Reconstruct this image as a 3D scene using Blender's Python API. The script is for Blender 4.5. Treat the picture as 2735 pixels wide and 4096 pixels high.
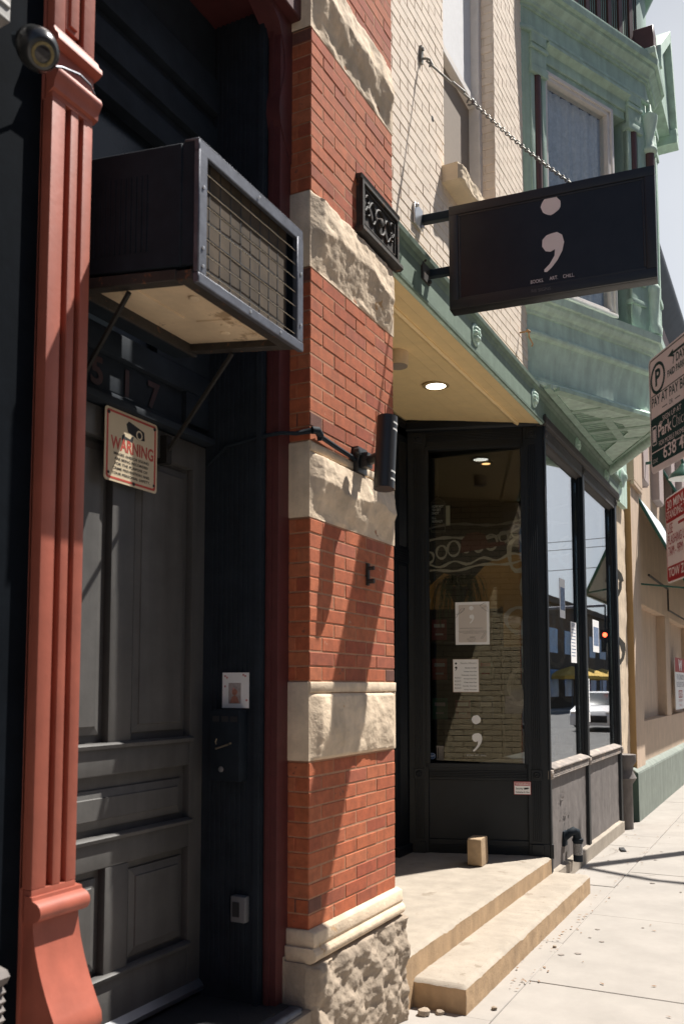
import bpy, bmesh, math, random
from mathutils import Vector, noise
random.seed(7)
R = math.radians
S = bpy.context.scene
for o in list(bpy.data.objects): bpy.data.objects.remove(o)

# ------------------------------------------------------------------ camera
cd = bpy.data.cameras.new('camera'); cam = bpy.data.objects.new('camera', cd)
S.collection.objects.link(cam); S.camera = cam
cam.location = (0, -1.9, 1.7)
cam.rotation_euler = (R(90 + 4.52), 0, R(26.842 - 90))
cd.sensor_fit = 'VERTICAL'; cd.sensor_height = 36; cd.sensor_width = 24
cd.lens = 31.64; cd.shift_y = 0.1008
cd.clip_start = 0.05; cd.clip_end = 600
cd.dof.use_dof = True; cd.dof.focus_distance = 6.6; cd.dof.aperture_fstop = 4.0
S.cycles.caustics_reflective = False; S.cycles.caustics_refractive = False
S.render.resolution_x = 683; S.render.resolution_y = 1024

# ------------------------------------------------------------------ world, sun, exposure
SD = Vector((1.45, -1.0, 3.18)).normalized()
w = bpy.data.worlds.new("World"); S.world = w; w.use_nodes = True
nt = w.node_tree; bg = nt.nodes['Background']
sky = nt.nodes.new('ShaderNodeTexSky'); sky.sky_type = 'NISHITA'; sky.sun_disc = False
sky.sun_elevation = math.asin(SD.z); sky.sun_rotation = math.atan2(SD.x, SD.y)
sky.air_density = 1.0; sky.dust_density = 1.2; sky.ozone_density = 1.0
# hazy bright band of sky low down the street on the sun's side, thin cloud elsewhere
tcw = nt.nodes.new('ShaderNodeTexCoord'); dp = nt.nodes.new('ShaderNodeVectorMath'); dp.operation = 'DOT_PRODUCT'
dp.inputs[1].default_value = Vector((0.80, -0.18, 0.42)).normalized(); nt.links.new(tcw.outputs['Generated'], dp.inputs[0])
hz = nt.nodes.new('ShaderNodeMapRange'); hz.interpolation_type = 'SMOOTHSTEP'; hz.inputs[1].default_value = 0.84; hz.inputs[2].default_value = 0.98
hz.inputs[3].default_value = 0.0; hz.inputs[4].default_value = 0.93; nt.links.new(dp.outputs['Value'], hz.inputs[0])
cn = nt.nodes.new('ShaderNodeTexNoise'); cn.inputs['Scale'].default_value = 2.2; cn.inputs['Detail'].default_value = 7; nt.links.new(tcw.outputs['Generated'], cn.inputs['Vector'])
cm = nt.nodes.new('ShaderNodeMapRange'); cm.inputs[1].default_value = 0.35; cm.inputs[2].default_value = 0.75; cm.inputs[3].default_value = 0.88; cm.inputs[4].default_value = 1.12
nt.links.new(cn.outputs['Fac'], cm.inputs[0])
mh = nt.nodes.new('ShaderNodeMix'); mh.data_type = 'RGBA'; nt.links.new(hz.outputs[0], mh.inputs[0]); nt.links.new(sky.outputs[0], mh.inputs[6]); mh.inputs[7].default_value = (9.2, 9.5, 10.0, 1)
mc = nt.nodes.new('ShaderNodeMix'); mc.data_type = 'RGBA'; mc.blend_type = 'MULTIPLY'; mc.inputs[0].default_value = 1; nt.links.new(mh.outputs[2], mc.inputs[6]); nt.links.new(cm.outputs[0], mc.inputs[7])
nt.links.new(mc.outputs[2], bg.inputs[0]); bg.inputs[1].default_value = 0.05
sl = bpy.data.lights.new('sun', 'SUN'); sl.energy = 5.0; sl.angle = R(0.55); sl.color = (1.0, 0.955, 0.89)
so = bpy.data.objects.new('sun', sl); S.collection.objects.link(so)
so.rotation_euler = SD.to_track_quat('Z', 'Y').to_euler()
S.view_settings.view_transform = 'Standard'; S.view_settings.look = 'None'
S.view_settings.exposure = 0.80; S.view_settings.gamma = 1.0

# ------------------------------------------------------------------ materials
MATS = {}
def mat(name, col, rough=0.65, var=0.12, scale=6.0, bump=0.15, bscale=90.0, metal=0.0, island=None,
        chip=None, spec=0.5, streak=0.0, emit=None, bdist=0.004):
    """col base; island=list of colours picked per loose piece; chip=(colour, threshold, scale) worn patches"""
    if name in MATS: return MATS[name]
    m = bpy.data.materials.new(name); m.use_nodes = True; t = m.node_tree; N = t.nodes; L = t.links
    p = N['Principled BSDF']; p.inputs['Roughness'].default_value = rough; p.inputs['Metallic'].default_value = metal
    p.inputs['Specular IOR Level'].default_value = spec
    tc = N.new('ShaderNodeTexCoord'); co = tc.outputs['Object']
    nz = N.new('ShaderNodeTexNoise'); nz.inputs['Scale'].default_value = scale; nz.inputs['Detail'].default_value = 8
    nz.inputs['Roughness'].default_value = 0.65
    L.new(co, nz.inputs['Vector'])
    if island:
        g = N.new('ShaderNodeNewGeometry'); cr = N.new('ShaderNodeValToRGB'); e = cr.color_ramp
        e.interpolation = 'CONSTANT'
        while len(e.elements) < len(island): e.elements.new(0.5)
        for i, c in enumerate(island):
            e.elements[i].position = i / len(island); e.elements[i].color = (*c, 1)
        L.new(g.outputs['Random Per Island'], cr.inputs[0]); base = cr.outputs[0]
    else:
        rgb = N.new('ShaderNodeRGB'); rgb.outputs[0].default_value = (*col, 1); base = rgb.outputs[0]
    mr = N.new('ShaderNodeMapRange'); mr.inputs[1].default_value = 0.3; mr.inputs[2].default_value = 0.7
    mr.inputs[3].default_value = 1 - var; mr.inputs[4].default_value = 1 + var
    L.new(nz.outputs['Fac'], mr.inputs[0])
    mx = N.new('ShaderNodeMix'); mx.data_type = 'RGBA'; mx.blend_type = 'MULTIPLY'; mx.inputs[0].default_value = 1
    L.new(base, mx.inputs[6]); L.new(mr.outputs[0], mx.inputs[7]); out = mx.outputs[2]
    if streak:
        mp = N.new('ShaderNodeMapping'); mp.inputs['Scale'].default_value = (9, 9, 0.6); L.new(co, mp.inputs[0])
        n2 = N.new('ShaderNodeTexNoise'); n2.inputs['Scale'].default_value = 1.5; n2.inputs['Detail'].default_value = 5
        L.new(mp.outputs[0], n2.inputs['Vector'])
        m2 = N.new('ShaderNodeMapRange'); m2.inputs[1].default_value = 0.35; m2.inputs[2].default_value = 0.65
        m2.inputs[3].default_value = 1 - streak; m2.inputs[4].default_value = 1 + streak * 0.4
        L.new(n2.outputs['Fac'], m2.inputs[0])
        x2 = N.new('ShaderNodeMix'); x2.data_type = 'RGBA'; x2.blend_type = 'MULTIPLY'; x2.inputs[0].default_value = 1
        L.new(out, x2.inputs[6]); L.new(m2.outputs[0], x2.inputs[7]); out = x2.outputs[2]
    chips = chip if isinstance(chip, list) else ([chip] if chip else [])
    for cc, th, sc in chips:
        n3 = N.new('ShaderNodeTexNoise'); n3.inputs['Scale'].default_value = sc; n3.inputs['Detail'].default_value = 9
        n3.inputs['Roughness'].default_value = 0.7; L.new(co, n3.inputs['Vector'])
        m3 = N.new('ShaderNodeMapRange'); m3.inputs[1].default_value = th; m3.inputs[2].default_value = th + 0.03
        L.new(n3.outputs['Fac'], m3.inputs[0])
        x3 = N.new('ShaderNodeMix'); x3.data_type = 'RGBA'; L.new(m3.outputs[0], x3.inputs[0])
        L.new(out, x3.inputs[6]); x3.inputs[7].default_value = (*cc, 1); out = x3.outputs[2]
    L.new(out, p.inputs['Base Color'])
    if bump:
        n4 = N.new('ShaderNodeTexNoise'); n4.inputs['Scale'].default_value = bscale; n4.inputs['Detail'].default_value = 6
        L.new(co, n4.inputs['Vector'])
        b = N.new('ShaderNodeBump'); b.inputs['Strength'].default_value = bump; b.inputs['Distance'].default_value = bdist
        L.new(n4.outputs['Fac'], b.inputs['Height']); L.new(b.outputs[0], p.inputs['Normal'])
    if emit:
        p.inputs['Emission Color'].default_value = (*emit[0], 1); p.inputs['Emission Strength'].default_value = emit[1]
    MATS[name] = m; return m

def glass_mat(name, tint=(0.75, 0.79, 0.79), ior=1.9, rough=0.0):
    m = bpy.data.materials.new(name); m.use_nodes = True; t = m.node_tree; N = t.nodes; L = t.links
    N.remove(N['Principled BSDF']); out = N['Material Output']
    tr = N.new('ShaderNodeBsdfTransparent'); tr.inputs[0].default_value = (*tint, 1)
    gl = N.new('ShaderNodeBsdfGlossy'); gl.inputs['Roughness'].default_value = rough; gl.inputs[0].default_value = (.95, .97, 1, 1)
    fr = N.new('ShaderNodeFresnel'); ge = N.new('ShaderNodeNewGeometry'); mi = N.new('ShaderNodeMapRange')   # same reflectance on both faces of the thin sheet
    mi.inputs[3].default_value = ior; mi.inputs[4].default_value = 1.0 / ior; L.new(ge.outputs['Backfacing'], mi.inputs[0]); L.new(mi.outputs[0], fr.inputs[0])
    tc = N.new('ShaderNodeTexCoord'); nz = N.new('ShaderNodeTexNoise'); nz.inputs['Scale'].default_value = 1.3
    L.new(tc.outputs['Object'], nz.inputs['Vector'])
    b = N.new('ShaderNodeBump'); b.inputs['Strength'].default_value = 0.05; b.inputs['Distance'].default_value = 0.006
    L.new(nz.outputs['Fac'], b.inputs['Height']); L.new(b.outputs[0], gl.inputs['Normal'])
    mx = N.new('ShaderNodeMixShader'); L.new(fr.outputs[0], mx.inputs[0]); L.new(tr.outputs[0], mx.inputs[1]); L.new(gl.outputs[0], mx.inputs[2])
    L.new(mx.outputs[0], out.inputs[0]); return m

# ------------------------------------------------------------------ frames and mesh builder
class Fr:
    """upright frame: u runs along angle a in plan, n is outward, z up"""
    def __init__(s, ox, oy, a=0.0, oz=0.0):
        s.o = Vector((ox, oy, oz)); a = R(a)
        s.u = Vector((math.cos(a), math.sin(a), 0)); s.n = Vector((math.sin(a), -math.cos(a), 0))
    def __call__(s, u, n, z): return s.o + s.u * u + s.n * n + Vector((0, 0, z))
W0 = Fr(0, 0, 0)          # u = X, n = -Y (towards the street)

class M:
    def __init__(s): s.v = []; s.f = []
    def add(s, vs, fs):
        k = len(s.v); s.v += [Vector(p) for p in vs]; s.f += [tuple(i + k for i in q) for q in fs]
    def box(s, f, u0, u1, n0, n1, z0, z1):
        P = [f(u, n, z) for z in (z0, z1) for n in (n0, n1) for u in (u0, u1)]
        s.add(P, [(0, 1, 3, 2), (4, 6, 7, 5), (0, 4, 5, 1), (2, 3, 7, 6), (0, 2, 6, 4), (1, 5, 7, 3)])
    def cbox(s, f, u0, u1, nb, n1, z0, z1, c):
        """box whose outward face is chamfered by c"""
        q = lambda n, d: [f(u0 + d, n, z0 + d), f(u1 - d, n, z0 + d), f(u1 - d, n, z1 - d), f(u0 + d, n, z1 - d)]
        P = q(nb, 0) + q(n1 - c, 0) + q(n1, c)
        F = [(3, 2, 1, 0)]
        for k in (0, 4):
            for i in range(4):
                j = (i + 1) % 4; F.append((k + i, k + j, k + 4 + j, k + 4 + i))
        F.append((8, 9, 10, 11)); s.add(P, F)
    def prism(s, f, poly, n0, n1):
        """poly of (u,z) counter-clockwise seen from outside, thickness n0..n1"""
        k = len(poly); P = [f(u, n0, z) for u, z in poly] + [f(u, n1, z) for u, z in poly]
        F = [tuple(range(k - 1, -1, -1)), tuple(range(k, 2 * k))]
        F += [(i, (i + 1) % k, k + (i + 1) % k, k + i) for i in range(k)]; s.add(P, F)
    def extr(s, f, prof, u0, u1):
        """profile of (n,z) extruded along u"""
        k = len(prof); P = [f(u0, n, z) for n, z in prof] + [f(u1, n, z) for n, z in prof]
        F = [tuple(range(k)), tuple(range(2 * k - 1, k - 1, -1))]
        F += [(i, k + i, k + (i + 1) % k, (i + 1) % k) for i in range(k)]; s.add(P, F)
    def hpoly(s, pts, z0, z1):
        k = len(pts); P = [(x, y, z0) for x, y in pts] + [(x, y, z1) for x, y in pts]
        s.add(P, [tuple(range(k - 1, -1, -1)), tuple(range(k, 2 * k))] + [(i, (i + 1) % k, k + (i + 1) % k, k + i) for i in range(k)])
    def tube(s, pts, r, seg=10, closed=False):
        pts = [Vector(p) for p in pts]; rs = r if isinstance(r, (list, tuple)) else [r] * len(pts)
        rings = []; up = None; n = len(pts)
        for i, p in enumerate(pts):
            a = pts[(i - 1) % n] if (closed or i > 0) else p; b = pts[(i + 1) % n] if (closed or i < n - 1) else p
            d = (b - a).normalized()
            if up is None: up = Vector((0, 0, 1)) if abs(d.z) < 0.9 else Vector((1, 0, 0))
            x = d.cross(up).normalized(); up = x.cross(d).normalized()
            rings.append([p + (x * math.cos(t) + up * math.sin(t)) * rs[i] for t in [2 * math.pi * j / seg for j in range(seg)]])
        P = [q for g in rings for q in g]; F = []
        for i in range(n if closed else n - 1):
            i2 = (i + 1) % n
            for j in range(seg):
                j2 = (j + 1) % seg; F.append((i * seg + j, i * seg + j2, i2 * seg + j2, i2 * seg + j))
        if not closed: F.append(tuple(range(seg - 1, -1, -1))); F.append(tuple((n - 1) * seg + j for j in range(seg)))
        s.add(P, F)
    def lathe(s, prof, c, axis=(0, 0, 1), seg=24):
        """prof of (radius, height) along axis from c"""
        ax = Vector(axis).normalized(); c = Vector(c)
        x = ax.cross(Vector((0, 0, 1)) if abs(ax.z) < 0.9 else Vector((1, 0, 0))).normalized(); y = ax.cross(x)
        P = []; F = []
        for r, h in prof:
            for j in range(seg):
                t = 2 * math.pi * j / seg; P.append(c + ax * h + (x * math.cos(t) + y * math.sin(t)) * max(r, 1e-4))
        for i in range(len(prof) - 1):
            for j in range(seg):
                j2 = (j + 1) % seg; F.append((i * seg + j, i * seg + j2, (i + 1) * seg + j2, (i + 1) * seg + j))
        F.append(tuple(range(seg - 1, -1, -1))); F.append(tuple((len(prof) - 1) * seg + j for j in range(seg)))
        s.add(P, F)
    def sweep(s, plan, prof, closed=False, caps=True):
        """profile (offset outward, z) mitred along plan polyline; outward = right-hand side when walking"""
        n = len(plan); P = []; k = len(prof)
        for i in range(n):
            p = Vector((*plan[i], 0))
            ds = []
            if i > 0: ds.append((Vector((*plan[i], 0)) - Vector((*plan[i - 1], 0))).normalized())
            if i < n - 1: ds.append((Vector((*plan[i + 1], 0)) - p).normalized())
            ns = [Vector((d.y, -d.x, 0)) for d in ds]
            mtr = sum(ns, Vector()) / len(ns); mtr = mtr / max(mtr.length_squared, 1e-6)
            for o, z in prof: q = p + mtr * o; P.append((q.x, q.y, z))
        F = []
        for i in range(n - 1):
            for j in range(k):
                j2 = (j + 1) % k; F.append((i * k + j, (i + 1) * k + j, (i + 1) * k + j2, i * k + j2))
        if caps: F.append(tuple(range(k))); F.append(tuple((n - 1) * k + j for j in range(k - 1, -1, -1)))
        s.add(P, F)
    def text(s, f, txt, u, z, h, n=0.0, t=0.0008, width=None, align='C', bold=0.0, shear=0.0, mirror=False):
        """lettering of cap height h at (u,z) baseline on frame f; width stretches it"""
        c = bpy.data.curves.new('t', 'FONT'); c.body = txt; c.size = 1.0; c.offset = bold; c.extrude = 0.0; c.shear = shear
        c.resolution_u = 3
        o = bpy.data.objects.new('t', c); S.collection.objects.link(o)
        bpy.context.view_layer.update()
        me = bpy.data.meshes.new_from_object(o.evaluated_get(bpy.context.evaluated_depsgraph_get()))
        xs = [v.co.x for v in me.vertices] or [0, 1]
        x0, x1 = min(xs), max(xs); k = h / 0.69; kx = (width / (x1 - x0)) if width else k
        off = {'C': -(x0 + x1) / 2, 'L': -x0, 'R': -x1}[align]
        sg = -1 if mirror else 1
        P = [f(u + sg * (v.co.x + off) * kx, n + t, z + v.co.y * k) for v in me.vertices]
        s.add(P, [tuple(p.vertices) if not mirror else tuple(p.vertices)[::-1] for p in me.polygons])
        bpy.data.objects.remove(o); bpy.data.meshes.remove(me); bpy.data.curves.remove(c)
    def jit(s, amp, sc=8.0):
        for v in s.v:
            d = noise.noise_vector(v * sc); v += d * amp
        return s

def build(name, mb, m, parent=None, bev=0.0, smooth=40, recalc=True, seg=1):
    me = bpy.data.meshes.new(name)
    off = Vector(parent.location) if parent else Vector((0, 0, 0))
    pp = parent.parent if parent else None
    while pp: off += Vector(pp.location); pp = pp.parent
    if bev or recalc:
        b = bmesh.new(); vs = [b.verts.new(p - off) for p in mb.v]
        for q in mb.f:
            if len(set(q)) > 2:
                try: b.faces.new([vs[i] for i in q])
                except ValueError: pass
        if recalc: bmesh.ops.recalc_face_normals(b, faces=b.faces)
        if bev:
            es = [e for e in b.edges if len(e.link_faces) == 2 and e.calc_face_angle(0) > R(30)]
            bmesh.ops.bevel(b, geom=es, offset=bev, segments=seg, affect='EDGES', clamp_overlap=True, profile=0.6)
        b.to_mesh(me); b.free()
    else:
        me.from_pydata([p - off for p in mb.v], [], mb.f)
    me.materials.append(m)
    for p in me.polygons: p.use_smooth = True
    me.set_sharp_from_angle(angle=R(smooth))
    o = bpy.data.objects.new(name, me); S.collection.objects.link(o)
    if parent: o.parent = parent
    return o

def tag(o, label, cat, group=None, kind=None):
    if label: o['label'] = label
    if cat: o['category'] = cat
    if group: o['group'] = group
    if kind: o['kind'] = kind
    return o
def thing(name, loc, label, cat, group=None):
    o = bpy.data.objects.new(name, None); S.collection.objects.link(o); o.location = loc; o.empty_display_size = 0.1
    return tag(o, label, cat, group)
def plab(o, label): o['label'] = label; return o
def struct(name, mb, m, **k): o = build(name, mb, m, **k); o['kind'] = 'structure'; return o

def bricks(mb, f, u0, u1, z0, z1, c, bl, j, depth, n=0.0, half=None, jit=0.0012, holes=(), ch=0.0025, start=0):
    rows = max(1, round((z1 - z0) / c)); c = (z1 - z0) / rows
    for r in range(rows):
        u = u0 - (bl * 0.5 if (r + start) % 2 else 0.0) ; za = z0 + r * c + j / 2; zb = z0 + (r + 1) * c - j / 2
        while u < u1 - 0.01:
            a, b = max(u, u0), min(u + bl, u1); u += bl
            if b - a < 0.03: continue
            aa = a + (j / 2 if a > u0 else 0); bb = b - (j / 2 if b < u1 else 0)
            if any(h[0] < bb and h[1] > aa and h[2] < zb - .004 and h[3] > za + .004 for h in holes):
                for h in holes:
                    if h[0] < bb and h[1] > aa and h[2] < zb and h[3] > za:
                        if aa < h[0]: bb = h[0]
                        elif bb > h[1]: aa = h[1]
                        else: aa = bb
                if bb - aa < 0.02: continue
            q = lambda: random.uniform(-jit, jit)
            mb.cbox(f, aa + q() * .6 if a > u0 else aa, bb + q() * .6 if b < u1 else bb, n - depth, n + q(), za + q() * .7, zb + q() * .7, ch)

def rough_stone(mb, f, u0, u1, z0, z1, depth, prof, amp=0.02, nu=120, nz=48, seed=0.0, fr=7.0, edge=0.03):
    """quarry-faced block; prof(t) gives outward swell for height fraction t"""
    P = []; 
    for j in range(nz + 1):
        for i in range(nu + 1):
            tu = i / nu; tz = j / nz; u = u0 + (u1 - u0) * tu; z = z0 + (z1 - z0) * tz
            e = min(1, min((u - u0), (u1 - u)) / edge) * min(1, min(z - z0, z1 - z) / 0.012)
            wob = 0.12 * noise.noise(Vector((u * 5 + seed, 3.1, seed)))
            p = Vector((u * fr + seed, z * fr * 1.3, seed * 1.7))
            d = prof(min(1, max(0, tz + wob))) + amp * (noise.fractal(p, 1.0, 2.1, 4) + 0.4 * abs(noise.noise(p * 1.7)) - 0.18 * abs(noise.noise(p * 5.1)))
            P.append(f(u, max(-0.004, d) * e, z))
    F = [(j * (nu + 1) + i, j * (nu + 1) + i + 1, (j + 1) * (nu + 1) + i + 1, (j + 1) * (nu + 1) + i) for j in range(nz) for i in range(nu)]
    mb.add(P, F)
    # sides and back
    mb.add([f(u, n, z) for u, n, z in ((u0, 0, z0), (u1, 0, z0), (u1, 0, z1), (u0, 0, z1), (u0, -depth, z0), (u1, -depth, z0), (u1, -depth, z1), (u0, -depth, z1))],
           [(0, 1, 5, 4), (1, 2, 6, 5), (2, 3, 7, 6), (3, 0, 4, 7), (4, 5, 6, 7)])

def circ(u, z, r, k=20, a0=0, a1=360): return [(u + r * math.cos(R(a0 + (a1 - a0) * i / k)), z + r * math.sin(R(a0 + (a1 - a0) * i / k))) for i in range(k + (0 if a1 - a0 == 360 else 1))]
COMMA = [(-.16, 1.02), (.44, 1.08), (.94, .7), (1.14, -.1), (.94, -1.0), (.44, -1.9), (-.16, -2.6), (-.66, -3.0), (-.92, -2.94), (-.92, -2.7), (-.36, -2.2), (.14, -1.4), (.2, -.72), (-.26, -.9), (-.76, -.76), (-1.1, -.2), (-1.06, .5), (-.66, .9)]
def semicolon(mb, f, u, z, r, n, t=0.001):
    """u,z at the dot; wobbly hand-painted dot over a comma"""
    mb.prism(f, [(u + (r * (1 + .05 * math.sin(i * 2.1))) * math.cos(i * .3142), z + r * (1 + .05 * math.cos(i * 1.7)) * math.sin(i * .3142)) for i in range(20)], n, n + t)
    mb.prism(f, [(u + r * .15 + x * r, z - 4.05 * r + y * r) for x, y in COMMA[::-1]], n, n + t)

# ------------------------------------------------------------------ material palette
m_brick = mat('red_pressed_brick', (0, 0, 0), rough=.88, var=.24, scale=22, bump=.35, bscale=160, streak=.10,
    island=[(0.423, 0.112, 0.045), (0.396, 0.100, 0.041), (0.441, 0.126, 0.052), (0.369, 0.090, 0.039), (0.423, 0.118, 0.049), (0.405, 0.106, 0.044), (0.342, 0.080, 0.037), (0.432, 0.130, 0.059),
            (0.414, 0.110, 0.045), (0.441, 0.122, 0.050), (0.387, 0.100, 0.043), (0.423, 0.116, 0.046), (0.360, 0.100, 0.052), (0.450, 0.138, 0.060), (0.405, 0.105, 0.041), (0.414, 0.110, 0.046),
            (0.378, 0.095, 0.041), (0.432, 0.126, 0.056), (0.414, 0.108, 0.043), (0.396, 0.110, 0.052), (0.432, 0.118, 0.046), (0.414, 0.102, 0.041), (0.306, 0.080, 0.038), (0.153, 0.060, 0.041)],
    chip=[((.46, .23, .14), .66, 8), ((.22, .075, .045), .64, 11), ((.10, .04, .03), .69, 75)])
m_mortar = mat('pinkish_mortar', (.42, .215, .125), rough=.95, var=.25, scale=12, bump=.4)
m_stone = mat('buff_limestone', (.66, .525, .38), rough=.9, var=.20, scale=7, bump=.5, bscale=70, streak=.14, chip=[((.50, .30, .14), .64, 5), ((.20, .16, .12), .72, 18)], bdist=.006)
m_stone2 = mat('grey_sandstone', (.33, .265, .20), rough=.92, var=.22, scale=9, bump=.6, bscale=60, chip=[((.25, .20, .15), .66, 14)], bdist=.008)
m_iron = mat('rusty_cast_iron', (.030, .024, .019), rough=.7, var=.4, scale=20, bump=.3, chip=[((.14, .06, .025), .60, 26)])
m_red = mat('terracotta_red_paint', (.365, .095, .058), rough=.55, var=.14, scale=7, bump=.2, bscale=38, streak=.14, chip=[((.28, .07, .05), .68, 26), ((.50, .22, .15), .70, 11)])
m_reddk = mat('oxblood_paint', (.095, .024, .023), rough=.55, var=.2, scale=9, bump=.12, bscale=45)
m_door = mat('charcoal_door_paint', (.100, .096, .091), rough=.5, var=.16, scale=7, bump=.12, bscale=50, streak=.16)
m_dark = mat('blue_black_paint', (.019, .025, .033), rough=.8, var=.3, scale=7, bump=.1, spec=.25)
m_black = mat('black_storefront_paint', (.0055, .0080, .0115), spec=.35, rough=.5, var=.3, scale=9, bump=.12, bscale=40, chip=[((.10, .085, .07), .735, 22)])
m_blackworn = mat('sun_bleached_black_paint', (.165, .145, .135), rough=.75, var=.2, scale=9, bump=.3, bscale=40, streak=.12, chip=[((.21, .17, .15), .70, 16)])
m_sill = mat('peeling_grey_sill_paint', (.30, .26, .23), rough=.85, var=.25, scale=9, bump=.5, bscale=30, chip=[((.55, .43, .34), .57, 9), ((.08, .07, .065), .67, 20)])
m_ac = mat('black_metal_housing', (.013, .019, .026), rough=.75, spec=.2, var=.25, scale=12, bump=.05)
m_galv = mat('dull_galvanised_steel', (.13, .137, .16), rough=.5, var=.3, scale=14, bump=.15, metal=.6, chip=[((.12, .10, .09), .70, 30)])
m_pan = mat('stained_beige_sheet_metal', (.70, .54, .36), rough=.55, var=.18, scale=5, bump=.05, chip=[((.42, .29, .17), .58, 3), ((.05, .035, .025), .72, 9)])
m_coil = mat('dusty_condenser_mesh', (.075, .052, .031), rough=.95, var=.3, scale=9, bump=0, streak=.3)
m_wire = mat('bare_wire', (.36, .30, .22), rough=.35, metal=.8, bump=0)
m_cream = mat('cream_painted_brick', (.78, .66, .54), rough=.8, var=.07, scale=10, bump=.5, bscale=60, streak=.07, chip=[((.34, .25, .17), .735, 24)])
m_creamj = mat('cream_painted_joints', (.70, .58, .46), rough=.9, var=.15, scale=20, bump=.3)
m_tan = mat('tan_painted_brick', (.62, .49, .30), rough=.8, var=.08, scale=10, bump=.4, bscale=60)
m_soffit = mat('ochre_cream_soffit_paint', (.93, .70, .37), rough=.6, var=.05, scale=9, bump=.35, bscale=80, chip=[((.40, .27, .13), .735, 40)])
m_green = mat('weathered_mint_paint', (.41, .55, .455), rough=.65, var=.12, scale=7, bump=.25, bscale=50, streak=.15, chip=[((.32, .44, .36), .66, 9), ((.20, .10, .05), .745, 11)])
m_greenl = mat('pale_mint_paint', (.55, .70, .595), rough=.65, var=.12, scale=8, bump=.25, bscale=50, streak=.14, chip=[((.24, .12, .055), .70, 9)])  # lighter than the oriel green: bounce light on the skirt put into the colour
m_brown = mat('chocolate_brown_paint', (.085, .038, .034), rough=.5, var=.2, scale=8, bump=.1)
m_white = mat('aged_white_paint', (.70, .66, .62), rough=.6, var=.08, scale=9, bump=.15, bscale=60, chip=[((.30, .25, .2), .74, 20)])
m_blind = mat('pale_roller_blind', (.70, .70, .71), rough=.8, var=.05, scale=30, bump=.05)
m_screen = mat('taupe_window_screen', (.27, .225, .185), rough=.9, var=.05, scale=30, bump=.05)
m_conc = mat('exposed_aggregate_concrete', (.35, .302, .245), rough=.92, var=.16, scale=5, bump=.7, bscale=150, chip=[((.17, .10, .065), .63, 75), ((.45, .41, .36), .66, 55), ((.265, .22, .17), .62, 4)], bdist=.004)
m_walk = mat('sunlit_sidewalk_concrete', (.325, .298, .268), rough=.92, var=.11, scale=2.5, bump=.4, bscale=170, chip=[((.21, .175, .15), .70, 60), ((.26, .235, .205), .67, 3)], bdist=.002)
m_asph = mat('worn_asphalt', (.11, .107, .104), rough=.95, var=.2, scale=2, bump=.4, bscale=120)
m_beige = mat('beige_stucco', (.60, .45, .33), rough=.9, var=.08, scale=4, bump=.5, bscale=120, streak=.10)
m_gbase = mat('faded_green_base_paint', (.215, .245, .21), rough=.7, var=.15, scale=6, bump=.3, bscale=60, streak=.16)
m_dkgreen = mat('forest_green_enamel', (.015, .085, .06), rough=.35, var=.1, bump=.05)
m_canvas = mat('pale_aqua_canvas', (.60, .66, .66), rough=.8, var=.04, scale=8, bump=.1)
m_paper = mat('white_paper', (.90, .885, .865), rough=.8, var=.03, bump=0)
m_grey = mat('pale_greige_ink', (.66, .59, .53), rough=.8, var=.02, bump=0)
m_ink = mat('black_ink', (.02, .02, .022), rough=.7, var=.05, bump=0)
m_inkl = mat('thin_grey_ink', (.22, .2, .19), rough=.8, var=.05, bump=0)
m_redink = mat('sign_red', (.42, .025, .03), rough=.5, var=.08, bump=0)
m_signw = mat('sign_white_sheeting', (.93, .91, .90), rough=.5, var=.05, scale=14, bump=.05, chip=[((.42, .36, .32), .74, 30)])
m_signg = mat('sign_bottle_green', (.014, .066, .066), spec=.12, rough=.6, var=.1, bump=0)
m_pink = mat('blush_white_paint', (.80, .72, .71), rough=.5, var=.04, bump=0)
m_panel = mat('glossy_black_acrylic', (.016, .016, .017), rough=.24, var=.2, bump=.06, bscale=5, spec=.4)
m_steel = mat('brushed_steel', (.55, .55, .56), rough=.35, metal=.9, bump=.05)
m_chain = mat('zinc_chain', (.20, .20, .185), rough=.5, metal=.7, var=.25, bump=0)
m_block = mat('rough_tan_paver_stone', (.40, .285, .175), rough=.9, var=.18, scale=14, bump=.7, bscale=110, bdist=.005)
m_slate = mat('blue_grey_slate', (.085, .10, .12), rough=.7, var=.15, bump=.1)
m_rose = mat('dusty_rose_render', (.42, .33, .31), rough=.85, var=.08, bump=.2)
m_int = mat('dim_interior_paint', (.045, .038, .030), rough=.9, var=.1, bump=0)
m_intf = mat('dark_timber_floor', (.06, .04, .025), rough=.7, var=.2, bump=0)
m_glass = glass_mat('shop_window_glass', tint=(.68, .72, .74), ior=1.55)
m_glassf = glass_mat('street_window_glass', ior=14.0)
m_dglass = mat('dark_transom_glass', (.012, .016, .02), rough=.25, spec=.25, var=.1, bump=.03, bscale=3)
m_lit = mat('lit_lens', (.9, .88, .8), emit=((1.0, .95, .82), 6.0), bump=0)
m_amber = mat('warm_lamp_glow', (.9, .5, .2), emit=((1.0, .5, .18), 2.0), bump=0)
m_redlamp = mat('red_signal_lens', (.9, .05, .03), emit=((1.0, .08, .03), 6.0), bump=0)

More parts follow.
